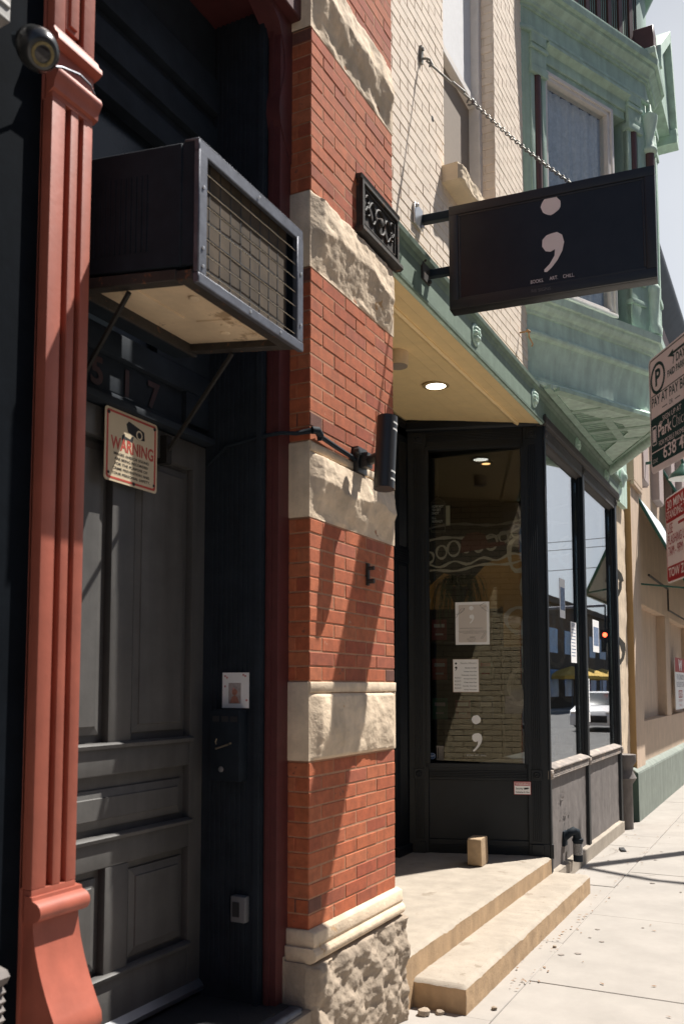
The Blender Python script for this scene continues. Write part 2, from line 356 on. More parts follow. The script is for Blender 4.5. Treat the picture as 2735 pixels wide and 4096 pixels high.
# ------------------------------------------------------------------ ground, street, pavement
b = M(); b.box(W0, -120, 220, -160, 120, -.9, -.16); struct('ground', b, m_asph)
b = M(); b.box(W0, -60, 150, 2.32, 13.0, -.159, -.13); struct('road', b, m_asph)
b = M(); b.box(W0, -60, 150, 2.16, 2.32, -.158, -.004); struct('kerb', b, m_walk, bev=.015)
b = M(); b.box(W0, -60, 150, 13.0, 18.0, -.158, 0.0); struct('opposite_pavement', b, m_walk, bev=.01)
b = M()
xs = [-6.76 + 1.72 * i for i in range(34)]
for x in xs:
    for n0, n1 in ((.44, 2.155),):
        z = random.uniform(-.002, .002)
        b.box(W0, x + .003, x + 1.717, n0, n1, -.1, z)
x = -4.0
while x < 30:
    l = random.uniform(.7, 1.9); b.box(W0, x + .004, x + l - .004, -.02, .433, -.1, -.006 + random.uniform(-.004, .003)); x += l
struct('sidewalk', b, m_walk, bev=.004)
b = M(); b.box(W0, -20, 60, -.3, 2.155, -.157, -.02); struct('joint_bedding', b, mat('joint_grit', (.16, .12, .085), rough=1, var=.4, scale=40, bump=.5))

# entrance steps
m_riser = mat('bounce_warm_concrete', (.42, .285, .165), rough=.92, var=.2, scale=6, bump=.6, bscale=90, streak=.12, chip=[((.26, .17, .10), .66, 9), ((.16, .10, .07), .72, 40)])  # warm bounce light on the shaded risers is put into this colour
steps = thing('entrance_steps', (6, 0, 0), 'pale concrete entrance landing and worn step in front of the black storefront', 'steps')
def slabgrid(mb, x0, x1, y0, y1, z0, z1, cell=.02, amp=.002, rad=.016, seed=0):
    """cast concrete slab with worn rounded top edges"""
    nx = int((x1 - x0) / .018); ny = int((y1 - y0) / .018)
    def pt(x, y, z):
        d = noise.fractal(Vector((x * 14 + seed, y * 14, z * 14)), .8, 2.1, 4)
        return (x, y, z + d * amp)
    P = []; 
    for j in range(ny + 1):
        for i in range(nx + 1):
            x = x0 + (x1 - x0) * i / nx; y = y0 + (y1 - y0) * j / ny
            e = min(x - x0, x1 - x, y - y0); zz = z1 - (rad * (1 - math.sqrt(max(0, 1 - (1 - min(1, e / rad)) ** 2))) if e < rad else 0)
            chipz = (max(0, noise.noise(Vector((x * 6 + seed, y * 5, 1.7))) - .3) * .035 + max(0, noise.noise(Vector((x * 34 + seed, y * 34, 4.7)))) * .008) if e < .035 else 0
            P.append(pt(x, y, zz - chipz))
    F = [(j * (nx + 1) + i, j * (nx + 1) + i + 1, (j + 1) * (nx + 1) + i + 1, (j + 1) * (nx + 1) + i) for j in range(ny) for i in range(nx)]
    mb.add(P, F)
    wm = M()
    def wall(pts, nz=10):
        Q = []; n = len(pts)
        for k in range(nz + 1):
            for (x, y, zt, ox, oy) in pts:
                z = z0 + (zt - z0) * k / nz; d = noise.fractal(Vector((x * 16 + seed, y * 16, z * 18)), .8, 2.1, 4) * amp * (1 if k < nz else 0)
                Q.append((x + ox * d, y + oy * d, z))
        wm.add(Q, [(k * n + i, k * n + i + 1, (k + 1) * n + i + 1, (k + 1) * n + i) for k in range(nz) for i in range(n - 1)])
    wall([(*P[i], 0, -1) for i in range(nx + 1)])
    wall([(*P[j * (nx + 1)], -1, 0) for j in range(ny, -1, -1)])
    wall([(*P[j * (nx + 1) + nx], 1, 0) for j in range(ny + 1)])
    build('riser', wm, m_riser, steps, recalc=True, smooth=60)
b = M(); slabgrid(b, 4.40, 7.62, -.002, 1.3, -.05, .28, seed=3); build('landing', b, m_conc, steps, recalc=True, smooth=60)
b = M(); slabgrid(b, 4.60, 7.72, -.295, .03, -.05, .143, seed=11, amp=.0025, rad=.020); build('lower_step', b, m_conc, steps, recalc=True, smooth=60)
# rubble and litter by the step
for i, (x, y, s) in enumerate([(4.75, -.40, .016), (4.50, -.10, .034), (4.55, -.17, .024), (6.03, -.41, .014)]):
    b = M(); b.lathe([(.2 * s, 0), (s, .25 * s), (.9 * s, .8 * s), (.3 * s, 1.05 * s)], (x, y, -.006), seg=9); b.jit(s * .35, 30)
    tag(build('rubble_stone', b, m_stone2, smooth=20), ['small loose stone lying in the gutter by the step end', 'larger broken stone wedged between pier base and step',
        'broken stone chip beside the left end of the lower step', 'tiny stone lying in the crack below the middle of the step'][i], 'stone')
b = M()
for i in range(150):
    x = random.uniform(5.0, 12.5); y = random.choice([-.29 - abs(random.gauss(0, .06)), -.435 + random.gauss(0, .03), random.uniform(-2, -.3)]) if x < 7.7 else random.choice([-.05 - abs(random.gauss(0, .1)), -.435 + random.gauss(0, .05)])
    s = random.uniform(.004, .013); a = random.uniform(0, 3.1); z = .002 + .003
    P = [(x + s * math.cos(a + t) * k, y + s * math.sin(a + t) * k, z + random.uniform(0, .004)) for t, k in ((0, 1.6), (1.4, .6), (3.0, 1.5), (4.6, .7))]
    b.add(P, [(0, 1, 2, 3)])
tag(build('leaf_litter', b, mat('dry_leaf_brown', (.22, .13, .07), rough=.9, var=.4, scale=30, bump=0), recalc=False), 'scattered dry leaf scraps and grit along the sidewalk joints', 'litter', kind='stuff')
b = M()
for i in range(34):
    x = random.uniform(4.8, 12); y = random.uniform(-2.1, -.45); s = random.uniform(.008, .022); a0 = random.uniform(0, 6)
    P = [(x + s * (1 + .25 * math.sin(3 * t + a0)) * math.cos(t), y + s * (1 + .25 * math.sin(2 * t + a0)) * math.sin(t), .0032) for t in [k * .628 for k in range(10)]]
    b.add(P, [tuple(range(10))])
tag(build('gum_spots', b, mat('old_gum_grey', (.21, .18, .155), rough=.9, var=.2, bump=0), recalc=False), 'flattened grey gum spots dotted over the sidewalk', 'gum', kind='stuff')
rk = random.Random(3)
for i, (x, y, a, n_) in enumerate(((9.4, -.1, -.5, 12), (8.4, -.30, -1.0, 9))):
    b = M(); P = []
    for k in range(n_):
        P.append((x, y)); a += rk.gauss(0, .35); x += .06 * math.cos(a); y += .06 * math.sin(a)
    for (xa, ya), (xb, yb) in zip(P, P[1:]):
        wv = rk.uniform(.001, .0028); d = Vector((xb - xa, yb - ya)).normalized(); nx_, ny_ = -d.y * wv, d.x * wv
        b.add([(xa - nx_, ya - ny_, .0034), (xb - nx_, yb - ny_, .0034), (xb + nx_, yb + ny_, .0034), (xa + nx_, ya + ny_, .0034)], [(0, 1, 2, 3)])
    o = build('pavement_crack', b, MATS['joint_grit'], recalc=False); o['kind'] = 'structure'
b = M(); b.lathe([(.045, 0), (.05, .004), (.038, .006), (.034, .003), (0, .003)], (6.85, -1.32, 0), seg=28)
t = thing('survey_cap', (6.85, -1.32, 0), 'small round metal cap set flush in the sidewalk slab', 'cover'); build('ring', b, m_galv, t)
b = M(); b.lathe([(.033, .0035), (.02, .0045), (0, .0045)], (6.85, -1.32, 0), seg=20); build('lid', b, m_iron, t)
b = M(); b.box(Fr(9.75, -.2, 18), 0, .16, 0, .05, 0.002, .012); b.jit(.012, 25)
tag(build('flattened_scrap', b, m_ink), 'flat black scrap lying on the sidewalk by the bay window', 'litter')

# ------------------------------------------------------------------ brick pier
pier = thing('brick_pier', (3.9, 0.1, 0), 'red brick pier banded with rough buff stone between the dark doorway and the storefront', 'pier')
PX0, PX1 = 3.44, 4.365
fs = Fr(PX0, 0, -90)      # left flank, seen from -X : u = -(Y) ... u runs towards the street
fs = Fr(PX0, .30, -90)    # u=0 at the back, u=.30 at the front edge
segs = [(.662, 1.373), (1.723, 2.444), (2.792, 3.59), (3.953, 4.737), (5.085, 6.6)]
for i, (za, zb) in enumerate(segs):
    b = M()
    bricks(b, W0, PX0 + .002, PX1, za, zb, .0648, .232, .0075, .10, start=i)
    bricks(b, fs, .0, .297, za, zb, .0648, .232, .0075, .08, n=0, start=i + 1)
    build('brickwork', b, m_brick, pier, recalc=False, smooth=20)
b = M(); b.box(W0, PX0 + .003, PX1 - .004, -.9, -.0022, .1, 6.6); build('mortar', b, m_mortar, pier)
sw = lambda t: .055 * math.sin(min(1, t / .5) * math.pi / 2) if t < .5 else (.055 if t < .68 else .055 * max(0, (1 - t) / .32) + .012)
for i, (za, zb, strip) in enumerate([(1.373, 1.723, .05), (2.444, 2.792, .045), (3.59, 3.953, .0), (4.737, 5.085, 0)]):
    b = M()
    up = (lambda t: .012 + .016 * math.sin(math.pi * min(1, max(0, t)))) if i == 0 else (lambda t: (.044 * (max(0, t - .05) / .5) ** 1.3 if t < .55 else .044 - .020 * (t - .55) / .45))
    rough_stone(b, W0, PX0 - .004, PX1 + .012, za + .004, zb - strip - .003, .2, up, amp=.010 if i else .008, seed=i * 5.3 + 1, edge=.075)
    if strip: b.cbox(W0, PX0 - .002, PX1 + .006, -.2, .008, zb - strip, zb - .003, .004)
    b.cbox(fs, 0.0, .298, -.2, .006, za + .004, zb - .003, .004)
    build('stone_band', b, m_stone, pier, smooth=55)
b = M()
prof = [(-.2, .592), (-.2, .66), (.004, .664), (.030, .652), (.034, .604), (.028, .592)]
b.extr(W0, prof, PX0 - .008, PX1 + .02)
prof = [(-.2, .53), (-.2, .592), (.03, .592)] + [(.018 + .03 * math.cos(R(a)), .561 + .03 * math.sin(R(a))) for a in (70, 40, 10, -20, -50, -80)] + [(.02, .53)]
b.extr(W0, prof, PX0 - .02, PX1 + .02)
build('water_table', b, m_stone, pier, bev=.004, smooth=50)
b = M(); rough_stone(b, W0, PX0 - .03, PX1 + .06, -.05, .53, .35, lambda t: .035 + .02 * math.sin(math.pi * t), amp=.030, nu=120, nz=80, seed=21, fr=6.5, edge=.02)
b.cbox(fs, .14, .30, -.2, .012, -.05, .53, .01); b.box(W0, 3.40, PX0 + .1, -.3, -.10, -.05, .55)
build('base_stone', b, m_stone2, pier, smooth=70)
# iron plate
b = M(); f = W0
b.box(f, 3.915, 4.385, -.02, .018, 3.995, 4.255)
b.extr(f, [(0, 3.965), (0, 3.997), (.048, 3.992), (.05, 3.975), (.034, 3.962)], 3.895, 4.40)
b.extr(f, [(0, 4.25), (0, 4.275), (.035, 4.272), (.03, 4.252)], 3.905, 4.392)
for za, zb, ua, ub in ((3.998, 4.015, 3.92, 4.38), (4.235, 4.25, 3.92, 4.38), (4.015, 4.235, 3.92, 3.94), (4.015, 4.235, 4.36, 4.38)): b.box(f, ua, ub, .017, .034, za, zb)
for za, zb, ua, ub in ((4.03, 4.036, 3.955, 4.345), (4.214, 4.22, 3.955, 4.345), (4.03, 4.22, 3.955, 3.961), (4.03, 4.22, 4.339, 4.345)): b.box(f, ua, ub, .017, .026, za, zb)
c0 = (4.15, 4.125)
b.tube([W0(c0[0] + .06 * math.cos(R(a)), .022, c0[1] + .062 * math.sin(R(a))) for a in range(0, 360, 18)], .008, 6, closed=True)
b.lathe([(.026, 0), (.02, .02), (.006, .024)], W0(c0[0], .018, c0[1]), (0, -1, 0), 12)
for sgn in (-1, 1):
    b.tube([W0(c0[0] + sgn * (.06 + .12 * t), .022, c0[1] + sgn * .03 * math.sin(t * 6.3) + .02 * sgn) for t in [i / 14 for i in range(15)]], .007, 6)
    b.tube([W0(c0[0] + sgn * (.06 + .11 * t), .022, c0[1] - sgn * .03 * math.sin(t * 5.3) - .03 * sgn) for t in [i / 14 for i in range(15)]], .006, 6)
    b.tube([W0(c0[0] + sgn * (.15 + .022 * math.cos(a)), .022, c0[1] - .01 + .022 * math.sin(a)) for a in [i * .6 for i in range(10)]], .006, 6)
    b.tube([W0(c0[0] + sgn * (.155 + .02 * math.cos(a)), .022, c0[1] + .05 + .02 * math.sin(a)) for a in [i * .6 for i in range(9)]], .006, 6)
plab(build('iron_plate', b, m_iron, pier, smooth=50), 'black cast iron ornamental plate with scrolls')
b = M(); b.box(W0, 4.015, 4.035, -.01, .014, 2.20, 2.31); b.lathe([(.012, 0), (.012, .03)], W0(4.025, .012, 2.22), (0, -1, 0), 8); b.lathe([(.01, 0), (.01, .03)], W0(4.025, .012, 2.285), (0, -1, 0), 8)
plab(build('iron_pintle', b, m_iron, pier), 'small black iron pintle')
# party wall right of the pier (seen only as a reflection) and walls closing the building
b = M(); fp = Fr(PX1, 0.0, 90)   # faces +X : u runs into the building
bricks(b, fp, .012, 1.28, .28, 4.05, .068, .232, .009, .010, n=.012); 
pw = thing('recess_side_wall', (PX1, .6, 0), 'tan painted brick side wall of the shop entrance recess, mirrored in the shop window', 'wall')
build('painted_bricks', b, m_tan, pw, recalc=False, smooth=20)
b = M(); b.box(fp, .010, 1.3, -.003, .007, .0, 4.1); build('joints', b, mat('tan_joints', (.24, .18, .10), rough=.9, bump=.3), pw)

# ------------------------------------------------------------------ red iron pilaster
pil = thing('iron_pilaster', (1.955, .05, 0), 'fluted terracotta red cast iron pilaster with a scrolled foot, left of the dark door', 'pilaster')
b = M(); x0, x1 = 1.868, 2.037
def flutes(mb, lands, za, zb, nb, n):
    for a, c in lands: mb.box(W0, a, c, nb, n, za, zb)
L3 = [(x0, 1.921), (1.945, 1.976), (1.998, x1)]
flutes(b, L3, 1.14, 3.44, -.045, 0.0)
b.box(W0, x0, x1, -.16, -.034, .3, 5.6)
b.box(W0, x0, x1, -.03, 0.0, 1.05, 1.14); b.box(W0, x0, x1, -.03, 0.0, 3.44, 3.66)
flutes(b, [(x0, 1.912), (1.99, x1)], 3.66, 5.6, -.03, 0.0); b.box(W0, 1.922, 1.978, -.03, -.008, 3.685, 5.6); b.box(W0, 1.935, 1.965, -.012, .0, 3.70, 5.6)
build('shaft', b, m_red, pil, bev=.003, seg=2)
b = M()
cap = [(-.01, 3.655), (.004, 3.65), (.010, 3.635), (.022, 3.622), (.024, 3.606), (.010, 3.596), (-.01, 3.59)]
b.extr(W0, cap, x0 - .006, x1 + .012)
cap = [(-.01, 3.535), (.006, 3.53), (.022, 3.522), (.027, 3.508), (.018, 3.49), (.012, 3.478), (.010, 3.46), (-.01, 3.45)]
b.extr(W0, cap, x0 - .006, x1 + .012)
build('collar', b, m_red, pil, smooth=50)
b = M()
tor = [(-.02, 1.125), (.006, 1.122), (.008, 1.112)] + [(.010 + .030 * math.cos(R(a)), 1.082 + .028 * math.sin(R(a))) for a in (75, 50, 25, 0, -25, -50, -75)] + [(-.02, 1.05)]
b.extr(W0, tor, x0 - .004, x1 + .02)
scr = [(-.05, 1.055), (.002, 1.05)]
for t in [i / 12 for i in range(13)]:
    scr.append((.002 + .095 * (t ** 1.6), 1.05 - .27 * t))
scr += [(.100, .755), (.092, .735), (.07, .722), (.02, .718), (-.05, .718)]
b.extr(W0, scr, x0 + .006, x1 + .012)
build('scroll_foot', b, m_red, pil, smooth=60)
b = M(); b.box(W0, x0 - .0, x1 + .03, -.15, .078, -.02, .705); b.box(W0, x0, x1 + .02, -.1, .05, .70, .722); build('plinth', b, m_red, pil, bev=.008, seg=2)

# ------------------------------------------------------------------ doorway : house wall, jambs, door
ho = thing('doorway_frame', (2.7, .5, 0), 'dark ribbed timber door surround with oxblood iron edge beside the brick pier', 'door frame')
b = M()
b.box(W0, 3.325, 3.455, -.70, -.17, .2, 4.95)
for y in [.25 + .026 * i for i in range(8)]: b.box(W0, 3.319, 3.33, -y - .006, -y + .006, .42, 4.8)
b.box(W0, 3.31, 3.34, -.20, -.175, .3, 4.8)
build('side_panel', b, m_dark, ho)
b = M(); b.box(W0, 3.345, 3.46, -.168, -.105, .0, 4.95); b.box(W0, 3.335, 3.38, -.155, -.135, .0, 4.95)
br = [(3.46, 4.95), (3.46, 4.1), (3.42, 4.1)] + [(3.42 - .10 * math.sin(t * 1.57) - .05 * math.sin(t * 6.28), 4.12 + .6 * t) for t in [i / 10 for i in range(11)]] + [(3.10, 4.85), (3.10, 4.95)]
b.prism(W0, br[::-1], -.20, -.10)
plab(build('iron_edge', b, m_reddk, ho), 'oxblood red iron edge')
b = M(); b.box(W0, 1.7, 3.5, -.8, -.02, 4.95, 6.6); b.box(W0, .0, 3.45, -.20, -.05, 4.78, 4.96); b.box(W0, .0, 3.44, -.9, -.10, 4.80, 4.95)
build('lintel', b, m_reddk, ho, bev=.006)
b = M(); b.box(W0, 1.9, 2.06, -.9, -.12, .2, 4.9); b.box(W0, 1.88, 3.45, -.80, -.60, .2, 4.9); build('backing', b, m_dark, ho)
# transom above the door
b = M()
for za, zb, n in ((4.02, 4.12, -.49), (4.12, 4.18, -.515), (4.18, 4.30, -.48), (4.30, 4.36, -.51), (4.36, 4.52, -.47), (4.52, 4.80, -.50), (3.00, 3.10, -.51), (2.79, 2.82, -.475), (2.82, 2.86, -.53)):
    b.box(W0, 2.06, 3.45, -.6, n, za, zb)
b.box(W0, 2.06, 3.45, -.6, -.535, 2.86, 3.0)
for ua, ub in ((2.06, 2.2), (3.0, 3.45)): b.box(W0, ua, ub, -.6, -.515, 3.1, 4.02)
for ua, ub in ((2.08, 2.22), (3.2, 3.37)): b.box(W0, ua, ub, -.6, -.51, 2.86, 3.0)
build('transom_rails', b, m_dark, ho, bev=.006, seg=2)
b = M(); b.box(W0, 2.2, 3.0, -.57, -.55, 3.1, 4.02); build('transom_pane', b, m_dglass, ho)
b = M()
for ch, u in (('5', 2.655), ('1', 2.83), ('7', 3.00)): b.text(W0, ch, u, 2.868, .105, n=-.535, t=.006, bold=.03)
plab(build('house_number', b, mat('dull_red_numerals', (.05, .023, .022), rough=.6, var=.2, bump=0), ho), 'dull red house number 517')

door = thing('wooden_door', (2.75, .56, .4), 'charcoal panelled wooden door half in shade behind the red pilaster', 'door')
b = M(); D0, D1 = 2.06, 3.47
b.box(W0, D0, D1, -.60, -.565, .41, 2.785)
for u0, u1, z0, z1 in ((D0, 2.22, .41, 2.785), (3.285, D1, .41, 2.785), (2.76, 2.895, .60, 1.01), (2.76, 2.895, 1.476, 2.665), (2.22, 3.285, .41, .60), (2.22, 3.285, 1.01, 1.128), (2.22, 3.285, 1.359, 1.476), (2.22, 3.285, 2.665, 2.785)):
    b.box(W0, u0, u1, -.575, -.53, z0, z1)
build('door_leaf', b, m_door, door, bev=.006, seg=2)
def field(mb, u0, u1, z0, z1, nb=-.57, n1=-.548, c=.03):
    q = lambda n, d: [W0(u0 + d, n, z0 + d), W0(u1 - d, n, z0 + d), W0(u1 - d, n, z1 - d), W0(u0 + d, n, z1 - d)]
    P = q(nb, 0) + q(n1 - .008, 0.0) + q(n1 - .001, c) + q(n1 + .004, c + .003)
    F = []
    for k in (0, 4, 8):
        for i in range(4): F.append((k + i, k + (i + 1) % 4, k + 4 + (i + 1) % 4, k + 4 + i))
    F.append((12, 13, 14, 15)); mb.add(P, F)
for u0, u1, z0, z1 in ((2.25, 2.735, 1.515, 2.645), (2.925, 3.265, 1.515, 2.645), (2.25, 3.255, 1.16, 1.305), (2.25, 2.735, .635, .975), (2.925, 3.265, .635, .975)):
    b = M(); field(b, u0, u1, z0, z1); build('raised_panel', b, m_door, door, smooth=15)
b = M()
for z in (1.472, 1.122, .600): b.extr(W0, [(-.55, z - .014), (-.516, z - .010), (-.512, z + .004), (-.522, z + .012), (-.55, z + .012)], 2.2, 3.29)
build('ledge_moulding', b, m_door, door, smooth=50)
b = M(); b.extr(W0, [(-.58, .385), (-.51, .385), (-.505, .405), (-.53, .43), (-.58, .43)], D0, D1); plab(build('kick_strip', b, m_steel, door), 'metal weather strip'); 
door.location += Vector((-.05, -.05, 0))
for o in ho.children:
    if o.name.startswith(('transom', 'house_number')): o.location += Vector((-.05, -.05, 0))
# threshold, mat
b = M(); b.box(W0, 2.03, 3.44, -.62, .03, -.02, .345); tag(build('door_step', b, m_stone2, bev=.012, seg=2), 'grey stone doorstep below the charcoal panelled door', 'doorstep')
b = M(); b.box(W0, 2.25, 3.39, -.50, -.06, .346, .362); b.jit(.004, 9)
tag(build('door_mat', b, mat('black_rubber_mat', (.02, .021, .023), rough=.75, var=.3, scale=60, bump=.9, bscale=300), bev=.004), 'black rubber mat lying before the charcoal door', 'mat')
b = M(); b.tube([(2.05, .005, .352), (3.36, .005, .352)], .019, 10); b.box(W0, 2.05, 3.40, -.09, -.005, .345, .357)
tag(build('step_nosing', b, m_galv), 'rounded bare metal nosing along the doorstep edge', 'nosing')
# warning sign
f = Fr(2.625, .455, .5)
ws = thing('warning_sign', (2.84, .5, 2.5), 'white warning sign with red border and camera picture screwed to the charcoal door', 'sign')
def rrect(u0, u1, z0, z1, r, k=5):
    P = []
    for (cu, cz, a) in ((u1 - r, z0 + r, -90), (u1 - r, z1 - r, 0), (u0 + r, z1 - r, 90), (u0 + r, z0 + r, 180)):
        P += [(cu + r * math.cos(R(a + 90 * i / k)), cz + r * math.sin(R(a + 90 * i / k))) for i in range(k + 1)]
    return P
def ring(mb, f, outer, inner, n0, n1):
    k = len(outer); P = [f(u, n1, z) for u, z in outer] + [f(u, n1, z) for u, z in inner] + [f(u, n0, z) for u, z in outer] + [f(u, n0, z) for u, z in inner]
    F = []
    for i in range(k):
        j = (i + 1) % k; F += [(i, j, k + j, k + i), (2 * k + i, 2 * k + j, j, i), (k + i, k + j, 3 * k + j, 3 * k + i)]
    mb.add(P, F)
sw_, sz0, sz1 = .322, 2.497, 2.787
b = M(); b.prism(f, rrect(0, sw_, sz0, sz1, .014), 0.0, .003); build('plate', b, mat('cream_sign_face', (.66, .55, .38), rough=.5, var=.04, bump=0), ws)
b = M(); ring(b, f, rrect(.010, sw_ - .010, sz0 + .009, sz1 - .009, .012), rrect(.020, sw_ - .020, sz0 + .018, sz1 - .018, .008), .003, .0036)
b.text(f, 'WARNING', .165, 2.628, .048, n=.003, width=.262, bold=.025)
plab(build('red_print', b, mat('faded_red_print', (.50, .075, .05), rough=.5, bump=0), ws), 'red border and word WARNING')
b = M()
for i, s_ in enumerate(('IMAGES AND/OR SOUND', 'ARE BEING RECORDED', 'FOR THE PURPOSE OF', 'CRIME PREVENTION AND', 'YOUR PERSONAL SAFETY.')):
    b.text(f, s_, .16, 2.605 - i * .0195, .0105, n=.003, width=(.215, .205, .20, .225, .235)[i], bold=.02)
b.prism(f, [(.125, 2.742), (.14, 2.757), (.235, 2.735), (.24, 2.70), (.205, 2.695), (.135, 2.712)], .003, .0037)
b.prism(f, [(.10, 2.69), (.115, 2.70), (.118, 2.69), (.15, 2.685), (.16, 2.70), (.17, 2.70), (.165, 2.676), (.118, 2.678), (.118, 2.665), (.10, 2.672)][::-1], .003, .0037)
for u, z in ((.02, sz1 - .022), (sw_ - .02, sz1 - .022), (.175, sz0 + .012), (.022, sz0 + .03), (sw_ - .022, sz0 + .03)):
    b.lathe([(.0075 if z > 2.52 and z > 2.7 or u == .175 else .004, 0), (.006, .003), (0, .004)], f(u, .0036, z), f.n, 10)
plab(build('black_print', b, m_ink, ws), 'black security camera picture and small capitals')
b = M(); ring(b, f, circ(.205, 2.715, .02, 14), circ(.205, 2.715, .013, 14), .0038, .0042); build('camera_lens_print', b, MATS['cream_sign_face'], ws)

# ash receptacle, card, door bell on the side panel
fj = Fr(3.325, .49, -90)   # faces -X ; u from the door towards the street
def jb(mb, y0, y1, p, z0, z1): mb.box(fj, .53 - y1, .53 - y0, 0, p, z0, z1)
ash = thing('ash_receptacle', (3.36, .33, 1.29), 'slim black wall ash box with small cigarette symbol on the ribbed jamb', 'ash box')
b = M(); b.prism(fj, [(.105, 1.295), (.255, 1.295), (.255, 1.585), (.25, 1.60), (.11, 1.60), (.105, 1.585)], .009, .075); build('box', b, m_ac, ash, bev=.004, seg=2)
b = M(); 
for i in range(3): b.box(fj, .118 + i * .046, .152 + i * .046, .07, .0765, 1.548, 1.572)
build('vent_slot', b, m_ink, ash)
b = M(); b.tube([fj(.135, .0755, 1.432), fj(.20, .0755, 1.452)], .0045, 6); b.tube([fj(.138, .0755, 1.45), fj(.134, .0755, 1.462), fj(.14, .0755, 1.475)], .003, 6); b.tube([fj(.205, .0755, 1.455), fj(.216, .0755, 1.459)], .005, 6)
plab(build('cigarette_symbol', b, m_wire, ash), 'pale cigarette symbol')
b = M(); b.lathe([(.012, 0), (.012, .004), (.006, .006), (0, .006)], fj(.165, .075, 1.345), fj.n, 14); build('lock', b, m_steel, ash)
card = thing('photo_card', (3.37, .33, 1.64), 'white picture card with a small portrait propped above the ash box', 'card')
b = M(); b.box(fj, .125, .262, .010, .014, 1.606, 1.760); build('card_sheet', b, m_paper, card)
b = M(); b.box(fj, .158, .222, .014, .0146, 1.625, 1.715); build('photo_ground', b, mat('photo_grey_brown', (.42, .36, .34), var=.3, scale=50, bump=0), card)
b = M(); b.prism(fj, circ(.19, 1.675, .014, 14), .0146, .0151); b.prism(fj, [(.165, 1.627), (.215, 1.627), (.205, 1.652), (.19, 1.662), (.175, 1.652)], .0146, .0151); build('portrait', b, mat('photo_skin', (.45, .20, .14), var=.3, scale=60, bump=0), card)
b = M(); 
for u, z in ((.14, 1.745), (.15, 1.738), (.245, 1.745), (.235, 1.75), (.252, 1.64), (.14, 1.70), (.185, 1.69)): b.prism(fj, circ(u, z, .005, 8), .0152, .0156)
build('flower_print', b, mat('pink_print', (.65, .30, .28), bump=0), card)
bell = thing('door_bell', (3.36, .3, .75), 'small grey button box low on the ribbed jamb', 'door bell')
b = M(); jb(b, .262, .335, .04, .70, .81); build('bell_box', b, mat('grey_plastic', (.16, .16, .165), rough=.5, var=.05, bump=0), bell, bev=.008, seg=2)
b = M(); b.box(fj, .207, .240, .04, .044, .725, .785); build('button', b, m_ink, bell)

# ------------------------------------------------------------------ air conditioner
class Tilt:
    def __init__(s, ox, oy, oz, k): s.o = Vector((ox, oy, oz)); s.k = k; s.u = Vector((1, 0, 0)); s.n = Vector((0, -1, 0))
    def __call__(s, u, n, z): return s.o + Vector((u, -n, z - n * s.k))
T = Tilt(2.235, -.262, 2.966, .128); AW, AH, AD = .672, .474, .60
ac = thing('air_conditioner', (2.57, 0, 3.0), 'black air conditioner with wire grille jutting out above the charcoal door', 'air conditioner')
b = M(); b.box(T, .004, AW - .004, -AD, -.07, .06, AH - .002); b.box(T, .004, .02, -.07, -.012, .06, AH - .002); b.box(T, AW - .02, AW - .004, -.07, -.012, .06, AH - .002); b.box(T, .004, AW - .004, -AD, -.5, .0, .06); build('housing', b, m_ac, ac, bev=.004)
b = M()
for za, zb in ((0, .055), (.43, AH)): b.box(T, 0, AW, -.02, 0, za, zb) if za else b.box(T, 0, AW, -.02, .004, za, .035)
b.box(T, 0, .045, -.02, .002, .035, .44); b.box(T, AW - .045, AW, -.02, .002, .035, .44)
b.box(T, 0, AW, -.06, .0, AH - .004, AH + .004)
build('face_frame', b, m_galv, ac, bev=.003)
b = M(); b.box(T, .04, AW - .075, -.06, -.032, .03, .45); build('condenser', b, m_coil, ac)
b = M()
for i in range(8): b.tube([T(.03, -.006, .055 + i * .054), T(AW * .5, -.006 + .004 * math.sin(i * 2.1), .055 + i * .054 + .002 * math.sin(i * 3)), T(AW - .03, -.006, .055 + i * .054)], .0012, 5)
build('grille_wires', b, m_wire, ac)
b = M()
for i in range(9): b.box(T, .10 + i * .062, .104 + i * .062, -.034, -.0305, .035, .44)
for i in range(7): b.box(T, .04, AW - .08, -.034, -.0308, .075 + i * .055, .0785 + i * .055)
build('grille_backing_bars', b, m_ink, ac)
b = M()   # base frame of angle iron, rusty
b.box(T, .0, AW, -.085, -.02, .012, .045); b.box(T, .0, .045, -AD, -.085, .012, .05); b.box(T, AW - .045, AW, -AD, -.085, .012, .05); b.box(T, 0, AW, -.53, -.49, .0, .045)
build('base_frame', b, m_iron, ac, bev=.003)
b = M(); b.box(T, .045, AW - .045, -.49, -.085, .040, .06)
b.prism(T, [(.05, .036), (.2, .036)], -.4, -.1) if False else None
b.box(T, .09, .36, -.44, -.32, .034, .042); b.box(T, .40, .60, -.30, -.14, .036, .042)
for u, n in ((.45, -.2), (.52, -.25), (.2, -.16)): b.lathe([(.022, 0), (.018, .006), (.006, .008)], T(u, n, .038), (0, 0, -1), 14)
build('base_pan', b, m_pan, ac, bev=.004, seg=2)
b = M()
for u, n, z in ((.022, .004, .12), (.022, .004, .32), (.022, .004, .06), (.3, .004, .018), (.5, .004, .018), (AW - .022, .004, .1), (AW - .022, .004, .3), (.35, .004, .452)):
    b = M(); b.lathe([(.006, 0), (.005, .003), (0, .004)], T(u, n, z), (0, -1, 0), 8); build('screw', b, m_steel, ac)
b = M()
for i in range(14):
    b.box(T, .0, .0038, -.50 + i * .022, -.494 + i * .022, .12, .38)
build('side_louvres', b, m_ac, ac)
